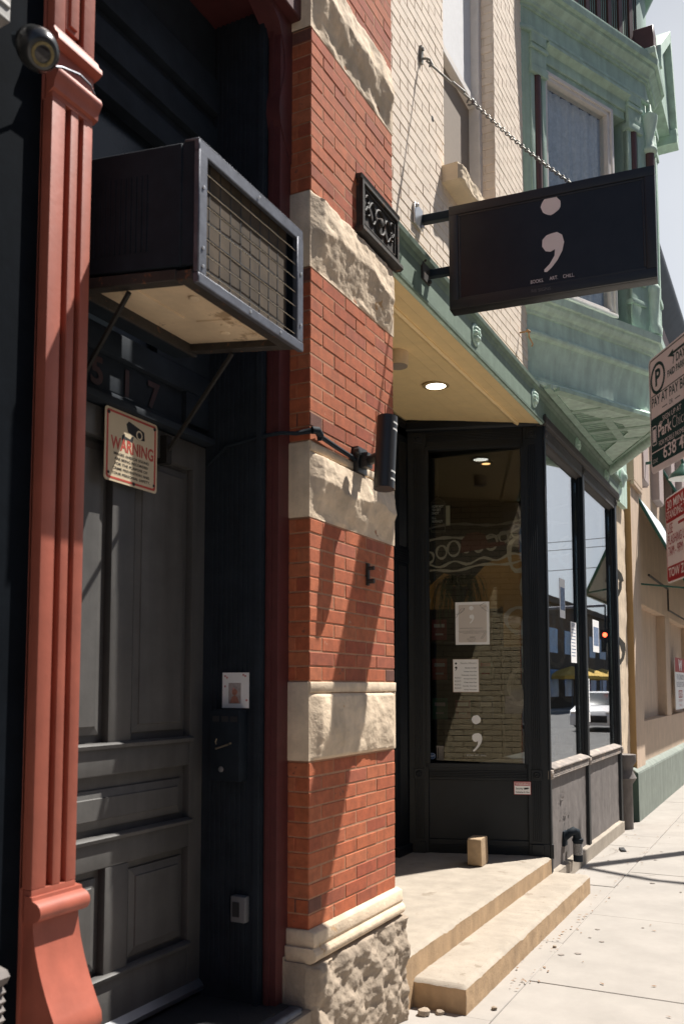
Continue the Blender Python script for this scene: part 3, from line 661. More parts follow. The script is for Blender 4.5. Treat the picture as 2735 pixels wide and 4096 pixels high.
for u in (.03, AW - .03):
    b = M(); p = T(u, -.30, .0); q = (p.x + .14, .45, 2.70)
    b.tube([p, q], .010, 6); b.box(W0, p.x + .12, p.x + .155, -.5, -.445, 2.64, 2.76)
    tag(build('support_brace', b, mat('black_rusty_brace', (.014, .012, .010), rough=.8, var=.4, scale=20, bump=.2, chip=[((.08, .035, .015), .68, 30)])), 'rusty diagonal iron brace under the left side of the air conditioner' if u < .1 else 'rusty diagonal iron brace under the right side of the air conditioner', 'brace')

# ------------------------------------------------------------------ left window bay, security camera
lw = thing('shop_window', (1.0, .3, 0), 'dark framed window bay cut off by the left edge of the photo', 'window')
b = M(); b.box(W0, 1.70, 1.868, -.6, -.045, .3, 5); b.box(W0, -.5, 1.80, -.6, -.36, 3.35, 3.62); b.box(W0, -.5, 1.8, -.6, -.06, 4.4, 5.0); b.box(W0, 1.66, 1.74, -.6, -.40, .9, 4.8); b.box(W0, -.5, 1.86, -.6, -.05, -.02, .78)
build('frame', b, mat('shaded_black_frame', (.006, .008, .011), rough=.95, spec=.05, var=.3, bump=.1), lw)  # black paint, darkened further to stand for the shade beside the pilaster
b = M(); b.box(W0, -.5, 1.72, -.56, -.54, .9, 4.6); build('pane', b, m_dglass, lw)
b = M(); b.extr(W0, [(-.55, .97), (-.06, .965), (.0, .95), (.012, .935), (.0, .915), (-.01, .91)] + [(-.01 + (.008 if i % 2 else -.004), .905 - .012 * i) for i in range(9)] + [(-.02, .78), (-.55, .78)], -.5, 1.79)
plab(build('sill', b, m_blackworn, lw, smooth=25), 'worn grooved sill')
b = M(); b.box(W0, -.6, 3.45, -3, -.81, .0, 6.6); b.box(W0, -.6, 1.9, -1.0, -.02, 5.0, 6.6); b.box(W0, -3.5, -.5, -3, .0, 0, 6.6)
tag(build('brick_house_wall', b, m_reddk), 'dark house wall behind the door recess and left window', 'wall')
b = M(); b.box(W0, -.6, 1.66, -.0, .05, 3.50, 3.575); b.extr(W0, [(0, 3.49), (.055, 3.495), (.055, 3.505), (.02, 3.51), (.02, 3.53), (.055, 3.535), (.055, 3.55), (0, 3.56)], -.6, 1.655)
b.box(W0, -.6, 1.6, -.45, .0, 3.48, 3.585)
tag(build('metal_rail', b, mat('pale_grey_trim', (.36, .34, .32), rough=.6, var=.1, bump=.1), bev=.003), 'pale grey metal rail running left from the security camera', 'rail')
sc = thing('security_camera', (1.70, -.1, 3.45), 'round black security camera beside the top of the red pilaster', 'camera')
c = Vector((1.695, -.115, 3.428)); ax = Vector((-.29, -.78, -.79)).normalized()
b = M(); b.lathe([(.026, -.066), (.043, -.061), (.049, -.044), (.049, -.018), (.054, -.013), (.056, .0), (.053, .027), (.042, .046), (.036, .050)], c, ax, 32); build('body', b, mat('black_camera_shell', (.025, .026, .026), rough=.25, var=.1, bump=0), sc, smooth=60)
b = M(); b.lathe([(.031, .0495), (.030, .053), (.0225, .052), (.0215, .049)], c, ax, 28); build('led_ring', b, mat('brassy_led_ring', (.16, .12, .04), rough=.4, var=.6, scale=160, bump=0), sc)
b = M(); b.lathe([(.0215, .048), (.016, .052), (.0, .053)], c, ax, 20); build('lens', b, mat('lens_glass', (.02, .015, .015), rough=.08, bump=0), sc)
b = M(); b.tube([(1.70, -.02, 3.49), (1.72, -.06, 3.49), c - ax * .05], .02, 8); build('mount', b, m_ac, sc)
b = M(); P = [(1.75, -.06, 3.44), (1.80, -.035, 3.475), (1.88, -.022, 3.525), (1.95, -.025, 3.545), (2.0, -.02, 3.545), (2.03, -.01, 3.535), (2.042, .02, 3.535)]
b.tube(P, .004, 6); tag(build('camera_cable', b, m_galv), 'thin grey cable looping from the camera over the red pilaster collar', 'cable')
# conduit and wall lamp on the pier
b = M(); b.tube([(3.312, .46, 2.70), (3.312, .36, 2.775), (3.32, .18, 2.80), (3.34, .09, 2.81), (3.40, .05, 2.818), (3.43, -.012, 2.83)], [.007, .008, .009, .009, .010, .014], 8)
b.tube([(3.43, -.015, 2.832), (3.455, -.03, 2.835), (3.50, -.02, 2.825)], .017, 10); b.tube([(3.50, -.016, 2.824), (3.66, -.016, 2.812), (3.86, -.016, 2.80)], .0115, 8); b.tube([(3.49, -.02, 2.825), (3.495, -.02, 2.80)], .012, 8)
tag(build('conduit', b, m_ac), 'thin black conduit crossing the pier corner to the wall lamp', 'conduit')
lamp = thing('wall_lamp', (3.9, -.1, 2.8), 'black cylindrical up and down wall lamp on the brick pier', 'lamp')
la = Vector((3.842, -.178, 2.632)); lb = Vector((3.884, -.178, 2.990)); axl = (lb - la).normalized(); LL = (lb - la).length
m_lampb = mat('satin_black_metal', (.022, .022, .023), rough=.38, var=.15, bump=.03, spec=.5)
b = M(); b.lathe([(.046, 0), (.05, .0), (.05, LL), (.046, LL), (.046, LL - .02), (.0, LL - .02)], la, axl, 36); build('tube', b, m_lampb, lamp, smooth=50)
b = M(); b.lathe([(0, .012), (.046, .012), (.046, .004), (0, .004)], la, axl, 28); build('lens', b, mat('frosted_lens', (.45, .42, .36), rough=.4, bump=0), lamp)
b = M(); ex = axl.cross(Vector((0, 1, 0))).normalized(); ey = axl.cross(ex)
for h in (.075, .038, LL - .042, LL - .075):
    b = M(); P = []
    for hh in (0, .009):
        for a in range(0, 11):
            t = R(62 + a * 9.0)
            P.append(la + axl * (h + hh) + (ex * math.cos(t) + ey * math.sin(t)) * .0507)
    b.add(P, [(i, i + 1, 12 + i, 11 + i) for i in range(10)])
    build('light_slot', b, mat('white_slot_diffuser', (.85, .83, .78), rough=.5, bump=0), lamp, recalc=False)
b = M(); b.box(W0, 3.86, 3.965, -.012, .035, 2.735, 2.865); b.box(W0, 3.88, 3.94, .03, .075, 2.76, 2.835); b.tube([(3.91, -.06, 2.797), (3.868, -.15, 2.80)], .026, 10); b.lathe([(.02, 0), (.02, .03)], (3.852, -.02, 2.832), (0, -1, 0), 10)
build('wall_bracket', b, m_lampb, lamp, bev=.006, seg=2)

# ------------------------------------------------------------------ cream wall over the shop, beam, soffit
cw = thing('cream_wall', (5.8, .2, 4.2), 'cream painted brick upper wall with one tall window above the black storefront', 'wall')
WY = -.05; b = M()
bricks(b, W0, 4.372, 7.34, 4.245, 8.6, .0655, .232, .0042, .06, n=WY, holes=[(5.335, 6.47, 5.07, 9)], ch=.003, jit=.0015)
fj2 = Fr(6.47, .05, -90)
build('brickwork', b, m_cream, cw, recalc=False, smooth=20)
b = M()
for u0, u1, z0, z1 in ((4.372, 5.335, 4.245, 8.6), (6.47, 7.34, 4.245, 8.6), (5.335, 6.47, 4.245, 5.07)): b.box(W0, u0, u1, -.55, WY - .005, z0, z1)
build('joints', b, m_creamj, cw)
b = M()
fr_ = Fr(6.47, .20, -90); bricks(b, fr_, 0.0, .148, 5.07, 8.6, .0655, .14, .007, .02, n=.004)
build('window_reveal', b, m_cream, cw, recalc=False)
b = M(); rough_stone(b, W0, 5.28, 6.60, 4.955, 5.068, .3, lambda t: .02, amp=.012, seed=44); b.v = [v + Vector((0, -.06 if v.y < .08 else 0, 0)) for v in b.v]
build('window_sill', b, mat('cream_painted_stone', (.70, .56, .39), rough=.85, var=.1, bump=.4), cw, smooth=60)
b = M()
for u0, u1, z0, z1, n in ((5.335, 5.385, 5.07, 8.6, -.17), (6.40, 6.47, 5.07, 8.6, -.15), (5.335, 6.47, 5.06, 5.12, -.17)): b.box(W0, u0, u1, -.30, n, z0, z1)
b.box(W0, 5.385, 6.40, -.27, -.18, 6.17, 6.235)
build('window_frame', b, m_white, cw, bev=.006)
b = M(); b.box(W0, 5.385, 6.40, -.24, -.215, 6.235, 8.6); build('upper_blind', b, m_blind, cw)
b = M(); b.box(W0, 5.385, 6.40, -.26, -.235, 5.12, 6.17); build('lower_screen', b, m_screen, cw)
b = M(); b.lathe([(.022, 0), (.014, .004), (0, .002)], W0(5.126, WY - .001, 5.297), (0, -1, 0), 9); build('wall_hole', b, m_iron, cw)
# beam
bm = thing('green_beam', (7.8, 0, 4.1), 'long weathered green iron beam with flower rosettes over the storefront', 'beam')
b = M()
b.extr(W0, [(-.03, 3.972), (.012, 3.968), (.014, 3.985), (.002, 3.99), (.0, 4.17), (.008, 4.18), (.012, 4.20), (.034, 4.215), (.038, 4.24), (.0, 4.246), (-.03, 4.25)], 4.37, 11.3)
build('beam_web', b, mat('grimy_mint_paint', (.165, .225, .17), rough=.7, var=.14, scale=8, bump=.3, bscale=60, streak=.12, chip=[((.26, .34, .27), .68, 12), ((.12, .07, .04), .745, 20)]), bm, smooth=30)
for u in (5.77, 7.30, 8.95, 10.45):
    b = M(); c = W0(u, .0, 4.105)
    b.lathe([(.078, 0), (.078, .008), (.070, .014), (.05, .006), (.04, .012)], c, (0, -1, 0), 28)
    for k in range(6): a = k * 1.0472; b.lathe([(.020, 0), (.021, .022), (.012, .034), (0, .036)], c + Vector((.034 * math.cos(a), 0, .034 * math.sin(a))), (0, -1, 0), 10)
    b.lathe([(.014, 0), (.015, .04), (0, .044)], c, (0, -1, 0), 10)
    build('rosette', b, m_greenl, bm, smooth=60)
b = M(); b.tube([W0(7.08, -.05, 4.60), W0(7.08, .02, 4.60), W0(7.08, .03, 4.58), W0(7.08, .03, 4.55)], .007, 8); b.tube([W0(7.06, .02, 4.60), W0(7.10, .03, 4.60)], .012, 8); b.tube([W0(7.08, .03, 4.55), W0(7.12, .05, 4.50), W0(7.16, .03, 4.50)], .006, 6)
tag(build('rusty_hook', b, mat('rusty_yellow_hook', (.34, .20, .09), rough=.8, var=.3, bump=.2)), 'small rusty hook with a cord end on the cream wall left of the green bay', 'hook')
b = M()
zs_ = lambda Y: 3.972 + .085 * Y
def soff(x0, x1, y0, y1): b.add([(x0, y0, zs_(y0)), (x1, y0, zs_(y0)), (x1, y1, zs_(y1)), (x0, y1, zs_(y1)), (x0, y0, 4.3), (x1, y0, 4.3), (x1, y1, 4.3), (x0, y1, 4.3)], [(3, 2, 1, 0), (4, 5, 6, 7), (0, 1, 5, 4), (1, 2, 6, 5), (2, 3, 7, 6), (3, 0, 4, 7)])
ys = [.03, .115, .21, .225, .335, .43, .55, .66, .78, .9, 1.02, 1.18]
for y0, y1 in zip(ys, ys[1:]): soff(4.377, 7.75, y0 + .0007, y1 - .0007)
so_ = thing('entrance_soffit', (6, .6, 4), 'ochre cream boarded ceiling of the shop entrance', 'ceiling')
build('boards', b, m_soffit, so_)
b = M(); b.extr(W0, [(-.235, 3.98), (-.21, 3.968), (-.195, 3.978), (-.195, 4.0), (-.235, 4.0)], 4.37, 7.6); build('batten', b, m_soffit, so_, smooth=50)
b = M(); b.box(W0, 4.37, 7.75, -.022, -.001, 3.962, 3.974); build('edge_strip', b, m_greenl, so_, bev=.002)
dl = thing('recessed_light', (6.37, .514, 4.0), 'lit round recessed light in the ochre entrance ceiling', 'light')
b = M(); b.lathe([(.105, .0), (.103, -.008), (.076, -.012), (.07, .03), (.07, .045), (.105, .045)], (6.37, .514, 4.014), seg=32); build('trim_ring', b, mat('dull_brass_trim', (.45, .33, .16), rough=.4, var=.1, bump=0), dl, smooth=50)
b = M(); b.lathe([(.076, -.008), (0, -.0085)], (6.37, .514, 4.014), seg=24); build('lamp_lens', b, m_lit, dl)
sd = thing('smoke_detector', (5.47, .46, 3.96), 'round beige junction box on the ochre entrance ceiling', 'detector')
b = M(); b.lathe([(.072, .05), (.072, -.045), (.068, -.052), (0, -.052)], (5.60, .50, 3.965), seg=28); build('case', b, m_pan, sd, smooth=50)
b = M(); b.lathe([(.066, -.0522), (.066, -.058), (0, -.058)], (5.60, .50, 3.965), seg=28); build('cover', b, mat('greybeige_cover', (.33, .27, .22), rough=.5, bump=0), sd)

# ------------------------------------------------------------------ black storefront
sf = thing('storefront', (8.5, .5, .2), 'black painted bookshop front with slanted entrance window and street bay window', 'shopfront')
fw = Fr(7.289, 1.117, -72.75); L = 1.17
def reeds(mb, f, u0, u1, z0, z1, n, k, vert=True, r=.006):
    for i in range(k):
        t = (i + .5) / k
        if vert: u = u0 + (u1 - u0) * t; w_ = (u1 - u0) / k * .36; mb.box(f, u - w_, u + w_, n - .004, n + r, z0, z1)
        else: z = z0 + (z1 - z0) * t; w_ = (z1 - z0) / k * .36; mb.box(f, u0, u1, n - .004, n + r, z - w_, z + w_)
def corner_block(mb, f, u, z, s, n):
    mb.box(f, u - s, u + s, n - .02, n + .012, z - s, z + s); mb.lathe([(s * .7, 0), (s * .68, .006), (s * .45, .008), (s * .42, .003), (s * .2, .003), (s * .15, .008), (0, .009)], f(u, n + .012, z), f.n, 18)
# side wall
b = M()
b.box(fw, -.02, L + .0, -.09, -.012, .26, .40); b.box(fw, 0, L, -.09, -.03, .36, .92)            # base, kick panel
b.box(fw, -.02, .15, -.09, 0, .26, 4.1); b.box(fw, .985, L, -.09, 0, .20, 4.1)                      # posts
b.box(fw, .15, .985, -.09, -.004, .90, 1.03); b.box(fw, .15, .985, -.09, -.004, 3.80, 4.1)
b.box(fw, .985, L + .02, -.02, .006, .26, .38); b.box(fw, L - .012, L + .004, -.06, .012, .12, 3.96)
build('side_frame', b, m_black, sf, bev=.004)
b = M()
reeds(b, fw, .03, .11, .40, 3.80, 0, 5); reeds(b, fw, 1.02, 1.10, .40, .90, 0, 5); reeds(b, fw, 1.02, 1.10, 1.0, 3.80, 0, 5)
reeds(b, fw, .16, .98, .915, .985, -.004, 5, False); reeds(b, fw, .16, .98, 3.86, 3.93, -.004, 5, False); reeds(b, fw, .13, .98, .285, .355, -.012, 6, False)
for u in (.07, 1.06):
    for z in (.95, 3.895): corner_block(b, fw, u, z, .045, 0)
    b.box(fw, u - .05, u + .05, -.02, .016, .27, .375)
b.extr(fw, [(-.02, 3.955), (.016, 3.957), (.02, 3.972), (.026, 3.975), (.026, 4.04), (-.02, 4.07)], -.03, L + .02)
reeds(b, fw, -.02, L + .02, 3.98, 4.035, .026, 5, False, .004)
for u0, u1, z0, z1 in ((.13, .165, 1.0, 3.82), (.962, .99, 1.0, 3.82), (.13, .99, 1.005, 1.042), (.13, .99, 3.785, 3.82)): b.box(fw, u0, u1, -.05, .008, z0, z1)
build('side_trim', b, m_black, sf, bev=.002)
b = M(); fpn = Fr(fw(.975, -.04, 0).x - .975 * math.cos(R(-80.2)), fw(.975, -.04, 0).y - .975 * math.sin(R(-80.2)), -80.2)
b.box(fpn, .12, .985, -.006, 0, 1.035, 3.80)
plab(build('entrance_window_pane', b, m_glass, sf), 'slanted entrance window pane')
# far door of the entrance (only its right jamb shows)
b = M(); fd = Fr(4.4, 1.16, 0)
b.box(fd, -.05, 2.95, -.12, -.02, .26, 4.15); b.box(fd, 2.62, 2.92, -.1, .02, .26, 4.05); b.box(fd, 0, 2.9, -.1, .03, 2.78, 2.90); b.box(fd, 0, 2.9, -.1, .02, 3.9, 4.05)
reeds(b, fd, 2.70, 2.86, .45, 2.75, .02, 8); reeds(b, fd, 2.70, 2.86, 2.92, 3.85, .02, 8); reeds(b, fd, 0, 2.9, 2.79, 2.89, .03, 5, False); reeds(b, fd, 0, 2.9, 3.97, 4.04, .02, 4, False)
b.box(fd, 2.60, 2.92, -.05, .05, .26, .36)
build('entrance_door', b, m_black, sf, bev=.003)
# street bay
BR = 11.1; b = M()
b.box(W0, 7.635, 7.70, -.16, .0, .14, 3.96); b.box(W0, 7.70, 7.725, -.1, -.02, .14, .92)
b.box(W0, 9.185, 9.275, -.15, -.0, .135, 3.96); b.box(W0, 10.99, BR, -.16, 0, .10, 3.96)
b.box(W0, 7.66, 7.71, -.09, -.03, 1.0, 3.86); b.box(W0, 9.15, 9.19, -.09, -.035, 1.0, 3.86); b.box(W0, 9.27, 9.31, -.09, -.035, 1.0, 3.86); b.box(W0, 10.95, 11.0, -.09, -.035, 1.0, 3.86)
build('bay_posts', b, m_black, sf, bev=.006, seg=2)
b = M()
b.box(W0, 7.70, 10.99, -.16, -.005, 3.83, 3.965)
b.extr(W0, [(-.06, 3.955), (.018, 3.957), (.022, 3.972), (.028, 3.975), (.028, 4.035), (-.06, 4.06)], 7.60, BR + .05)
reeds(b, W0, 7.60, BR + .05, 3.98, 4.03, .028, 5, False, .004); reeds(b, W0, 7.70, 9.19, 3.87, 3.94, -.005, 6, False); reeds(b, W0, 9.27, 11.0, 3.87, 3.94, -.005, 6, False)
for u in (7.672, 9.23, 11.04): corner_block(b, W0, u, 3.905, .036, .0)
b.extr(W0, [(-.14, 3.76), (-.06, 3.80), (-.02, 3.84), (-.14, 3.84)], 7.70, 10.99)
build('bay_header', b, mat('dusty_black_paint', (.05, .042, .038), rough=.65, var=.25, bump=.15, scale=9), sf, bev=.002)
b = M()
for u0, u1 in ((7.70, 9.19), (9.275, 10.99)):
    b.extr(W0, [(-.14, 1.05), (-.06, 1.035), (-.01, 1.015), (.016, 1.005), (.018, .992), (-.14, .992)], u0 + .003, u1 - .003)
b.jit(.004, 20)
for u0, u1 in ((7.70, 9.19), (9.275, 10.99)):
    b.box(W0, u0 + .002, u1 - .002, -.14, -.004, .915, .994); reeds(b, W0, u0, u1, .92, .99, -.004, 5, False, .009)
for u in (7.665, 9.23, 11.04): corner_block(b, W0, u, .955, .037, .004)
plab(build('bay_sill', b, m_sill, sf, bev=.002), 'peeling grey reeded sill')
for u0, u1 in ((7.70, 9.19), (9.275, 10.99)):
    b = M(); P = []; nu, nz = 60, 32
    for j in range(nz + 1):
        for i in range(nu + 1):
            u = u0 + (u1 - u0) * i / nu; z = .12 + .80 * j / nz; d = .004 * noise.fractal(Vector((u * 4, 2, z * 4)), .8, 2.1, 4)
            P.append(W0(u, -.03 + d, z))
    b.add(P, [(j * (nu + 1) + i, j * (nu + 1) + i + 1, (j + 1) * (nu + 1) + i + 1, (j + 1) * (nu + 1) + i) for j in range(nz) for i in range(nu)])
    b.box(W0, u0, u1, -.14, -.04, .12, .92)
    if u0 < 8:
        for k in range(26):
            u = 8.22 + random.gauss(0, .10); z = random.choice([.66, .72, .56, .54, .36]) + random.gauss(0, .03); s = random.uniform(.006, .022)
            a = random.uniform(-.5, .5); b.add([W0(u - s * 1.6, -.026, z - a * s), W0(u + s * 1.6, -.024, z + a * s), W0(u + s, -.024 + s * .9, z + s * .7), W0(u - s, -.024 + s * .5, z + s * .5)], [(0, 1, 2, 3)])
    build('kick_panel', b, m_blackworn, sf, smooth=40)
b = M(); b.box(W0, 7.64, 11.1, -.1, .008, -.03, .118); b.extr(W0, [(-.05, .118), (.01, .118), (.006, .13), (-.05, .15)], 7.70, 11.0); b.jit(.003, 12)
build('base_board', b, m_conc, sf, bev=.004)
for u0, u1 in ((7.715, 9.135), (9.325, 10.925)):
    b = M(); b.box(W0, u0, u1, -.066, -.060, 1.03, 3.86); build('bay_pane', b, m_glassf, sf)
b = M(); b.box(W0, 7.70, 10.99, -.75, -.13, .80, 1.0); build('display_ledge', b, m_white, sf)
# little things on the storefront
f = fpn
def sheet(name, u0, u1, z0, z1, n, label, m=m_paper, fr=None):
    t = thing(name, tuple((fr or fpn)((u0 + u1) / 2, n, z0)), label, 'poster'); b = M(); b.box(fr or fpn, u0, u1, n, n + .0012, z0, z1); build('sheet', b, m, t); return t
GN = .0015
p1 = sheet('notice_poster', .381, .678, 2.064, 2.439, GN, 'larger white poster with a greige block, semicolon and line drawings on the slanted window')
b = M(); b.prism(f, rrect(.408, .655, 2.085, 2.415, .012), GN + .0014, GN + .0018); build('greige_block', b, m_grey, p1)
b = M(); semicolon(b, f, .522, 2.385, .019, GN + .0019, .0004); b.text(f, 'hours', .53, 2.427, .006, n=GN + .0014, t=.0003); build('white_mark', b, m_paper, p1)
b = M()
b.text(f, 'SEMICOLON [ SEM-I-KOH-LUH N ]', .52, 2.205, .007, n=GN + .0019, width=.20, t=.0003)
for i, w_ in enumerate((.03, .235, .21, .15)): b.text(f, 'THE PUNCTUATION MARK USED TO INDICATE A MAJOR', .522, 2.19 - i * .0095, .0045, n=GN + .0019, width=w_, t=.0003)
b.box(f, .505, .55, GN + .0019, GN + .0022, 2.128, 2.132)
for i, w_ in enumerate((.075, .08, .06, .055)): b.text(f, 'BOOKS ART CHILL SHOP', .52, 2.115 - i * .009, .004, n=GN + .0019, width=w_, t=.0003)
for q in ([(.60, 2.41), (.645, 2.43), (.66, 2.40), (.612, 2.385), (.60, 2.41)], [(.615, 2.385), (.65, 2.36), (.668, 2.35), (.66, 2.395)], [(.385, 2.33), (.42, 2.34), (.46, 2.385), (.43, 2.38), (.385, 2.30)], [(.42, 2.34), (.455, 2.365), (.463, 2.385)], [(.61, 2.125), (.645, 2.185), (.655, 2.18), (.62, 2.12), (.60, 2.115), (.61, 2.125)]):
    b.tube([f(u, GN + .0019, z) for u, z in q], .0011, 4)
build('line_print', b, m_ink, p1)
p2 = sheet('hours_poster', .354, .582, 1.649, 1.938, GN, 'smaller white store hours sheet below the larger poster on the slanted window')
b = M(); ring(b, f, [(.353, 1.648), (.583, 1.648), (.583, 1.939), (.353, 1.939)], [(.357, 1.652), (.579, 1.652), (.579, 1.935), (.357, 1.935)], GN + .001, GN + .0016); build('brown_edge', b, mat('tan_card_edge', (.40, .27, .18), bump=0), p2)
b = M(); semicolon(b, f, .381, 1.90, .009, GN + .0014, .0003)
for i, s_ in enumerate(('Monday: CLOSED', 'Tuesday: Noon-7pm', 'Wednesday: Noon-7pm', 'Thursday: Noon-7pm', 'Friday: Noon-7pm', 'Saturday: Noon-7pm', 'Sunday: Noon-7pm')):
    b.text(f, s_, .562, 1.857 - i * .0315, .0085, n=GN + .0014, t=.0003, align='R', width=(.10, .115, .135, .115, .11, .12, .11)[i], bold=.02)
build('black_print', b, m_ink, p2)
b = M(); b.text(f, 'Store Hours', .42, 1.895, .017, n=GN + .0014, t=.0003, align='L', width=.14)
for i, s_ in enumerate(('READ', 'READ', 'READ', 'READ')): b.text(f, s_, .37, 1.768 - i * .030, .014, n=GN + .0014, t=.0003, align='L', width=.055)
build('grey_print', b, m_inkl, p2)
b = M(); semicolon(b, f, .553, 1.412, .039, GN, .001); b.text(f, 'BOOKS.  ART.  CHILL.', .553, 1.10, .011, n=GN, width=.17)
tag(build('semicolon_decal', b, m_paper), 'white painted semicolon low on the slanted shop window', 'decal')
b = M(); b.prism(f, circ(.166, 1.09, .030, 8, 22.5, 382.5), GN, GN + .001); st = thing('alarm_sticker', tuple(f(.166, GN, 1.09)), 'blue octagonal alarm sticker in the lower left corner of the slanted window', 'sticker'); build('sticker_face', b, mat('alarm_blue', (.05, .11, .26), bump=0), st)
b = M(); b.text(f, 'ADT', .166, 1.081, .018, n=GN + .001, width=.038, bold=.03, t=.0004); ring(b, f, circ(.166, 1.09, .027, 8, 22.5, 382.5), circ(.166, 1.09, .025, 8, 22.5, 382.5), GN + .001, GN + .0014); build('sticker_print', b, m_paper, st)
b = M()
for i, w_ in enumerate((.008, .014, .014, .006)): b.box(f, .206 + i * .017, .206 + i * .017 + w_, GN, GN + .0008, 1.07, 1.165)
b.box(f, .202, .268, GN, GN + .0008, 1.165, 1.18); b.box(f, .202, .268, GN, GN + .0008, 1.055, 1.07)
tag(build('striped_sticker', b, mat('faded_sticker_grey', (.25, .22, .19), bump=0)), 'small grey striped sticker beside the blue alarm sticker', 'sticker')
f = fw
wt = thing('security_sticker', tuple(f(.94, -.025, .79)), 'small white and red security cameras warning sticker on the black kick panel', 'sticker')
b = M(); b.box(f, .868, 1.008, .008, .010, .788, .897); build('sticker_face', b, m_paper, wt)
b = M(); b.box(f, .876, 1.000, .010, .0105, .863, .890); ring(b, f, [(.868, .788), (1.008, .788), (1.008, .897), (.868, .897)], [(.872, .792), (1.004, .792), (1.004, .893), (.872, .893)], .0098, .0104); build('red_band', b, m_redink, wt)
b = M(); b.text(f, 'WARNING', .938, .869, .015, n=.0106, width=.115, bold=.02, t=.0004); build('white_print', b, m_paper, wt)
b = M(); b.text(f, 'Security', .882, .832, .014, n=.010, width=.062, align='L', t=.0004, bold=.015); b.text(f, 'Cameras In Use', .938, .803, .014, n=.010, width=.115, t=.0004, bold=.015)
b.prism(f, circ(.958, .838, .008, 10), .010, .0104); b.prism(f, [(.962, .831), (.985, .834), (.992, .842), (.985, .847), (.962, .846)], .010, .0104); build('black_print', b, m_ink, wt)
# paving stone used as a door stop
b = M(); b.prism(Fr(6.93, .378, 3), rrect(0, .20, .284, .50, .022, 3), -.115, .0); b.jit(.006, 14)
tag(build('paver_stone', b, m_block, bev=.012, seg=2), 'upright tan stone block standing on the entrance landing as a door stop', 'stone')
# pipe fitting
vf = thing('pipe_fitting', (8.25, -.05, .15), 'black curved pipe outlet with a capped cylinder on the grey kick panel', 'pipe')
b = M(); b.tube([W0(8.20, -.05, .33), W0(8.20, .03, .40), W0(8.22, .055, .415), W0(8.26, .07, .40), W0(8.28, .075, .34)], .035, 14); b.box(W0, 8.15, 8.26, -.03, -.01, .28, .41); build('elbow', b, m_ac, vf, smooth=60)
b = M(); b.lathe([(.040, 0), (.042, .01), (.042, .17), (.05, .18), (.05, .20), (.03, .21)], W0(8.29, .075, .135), (0, 0, 1), 18); b.box(W0, 8.34, 8.40, .02, .05, .17, .37); build('cylinder', b, m_ac, vf, smooth=50)
b = M(); b.lathe([(.0425, .06), (.0425, .16)], W0(8.29, .075, .135), (0, 0, 1), 18); build('worn_label', b, mat('worn_label', (.25, .24, .23), rough=.6, var=.6, scale=70, bump=0), vf, recalc=False)
# papers hanging behind the bay panes
for i, (u0, u1, z0, z1, lab) in enumerate(((8.35, 8.56, 2.34, 2.71, 'upper picture sheet hanging in the first street pane'), (8.78, 9.02, 1.93, 2.33, 'long printed sheet with blue heading hanging by the mullion in the first street pane'),
        (9.83, 10.16, 2.07, 2.42, 'picture sheet hanging in the second street pane'), (9.42, 9.60, 1.33, 1.78, 'narrow white notice low at the left of the second street pane'))):
    t = thing('hanging_notice', (u0, .13, z0), 'white ' + lab, 'notice'); b = M(); b.box(W0, u0, u1, -.0595, -.0585, z0, z1); build('sheet', b, m_paper, t)
    b = M(); w_ = u1 - u0; h_ = z1 - z0
    if i in (0, 2): b.box(W0, u0 + .12 * w_, u1 - .06 * w_, -.0585, -.058, z0 + .2 * h_, z1 - .22 * h_)
    else:
        for k in range(9): b.box(W0, u0 + .1 * w_, u1 - (.1 + .15 * random.random()) * w_, -.0585, -.058, z1 - (.2 + .08 * k) * h_, z1 - (.18 + .08 * k) * h_)
        b.text(W0, 'NEWS', (u0 + u1) / 2, z1 - .13 * h_, .04, n=-.0584, width=.7 * w_)
    build('print', b, mat('blue_grey_print', (.16, .22, .34), var=.6, scale=30, bump=0), t)
b = M(); x = 7.85
colr = [(.5, .3, .08), (.55, .45, .15), (.4, .3, .25), (.35, .2, .18), (.15, .25, .45), (.45, .33, .12), (.5, .42, .3), (.3, .35, .3), (.45, .3, .2)]
for i, ch in enumerate('SEMICOLON'):
    t = thing('letter_card', (x, .17, 1.0), 'pale cut-out letter %s standing in the row along the street window ledge' % ch if ch != 'O' else ('pale cut-out letter O before the L in the window ledge row' if i == 5 else 'pale cut-out letter O before the last N in the window ledge row'), 'letter', 'letters on the window ledge')
    b = M(); b.text(W0, ch, x + .06, 1.04, .19, n=-.18, bold=.05, width=.11); build('letter', b, mat('letter_%d' % i, colr[i], rough=.7, bump=0), t); x += .145

# ------------------------------------------------------------------ hanging shop sign
fsn = Fr(4.87, .04, -85.25)
hs = thing('hanging_sign', (4.92, -.6, 3.9), 'black projecting shop sign with a white semicolon and the words BOOKS. ART. CHILL.', 'sign')
b = M(); u0, u1, z0, z1 = .18, 1.338, 3.912, 4.545
b.box(fsn, u0, u1, -.095, -.006, z0, z1)
for a, c, d, e in ((u0, u1, z0, z0 + .055), (u0, u1, z1 - .055, z1), (u0, u0 + .055, z0 + .055, z1 - .055), (u1 - .055, u1, z0 + .055, z1 - .055)): b.box(fsn, a, c, -.02, .005, d, e)
for a, c, d, e in ((u0 + .055, u1 - .055, z0 + .055, z0 + .068), (u0 + .055, u1 - .055, z1 - .068, z1 - .055), (u0 + .055, u0 + .068, z0 + .068, z1 - .068), (u1 - .068, u1 - .055, z0 + .068, z1 - .068)): b.box(fsn, a, c, -.02, .0005, d, e)
build('sign_frame', b, mat('black_sign_frame', (.017, .0175, .019), rough=.4, var=.2, bump=.1, chip=[((.06, .06, .065), .72, 25)]), hs, bev=.004, seg=2)
b = M(); b.box(fsn, u0 + .067, u1 - .067, -.02, -.003, z0 + .067, z1 - .067); build('sign_panel', b, m_panel, hs)
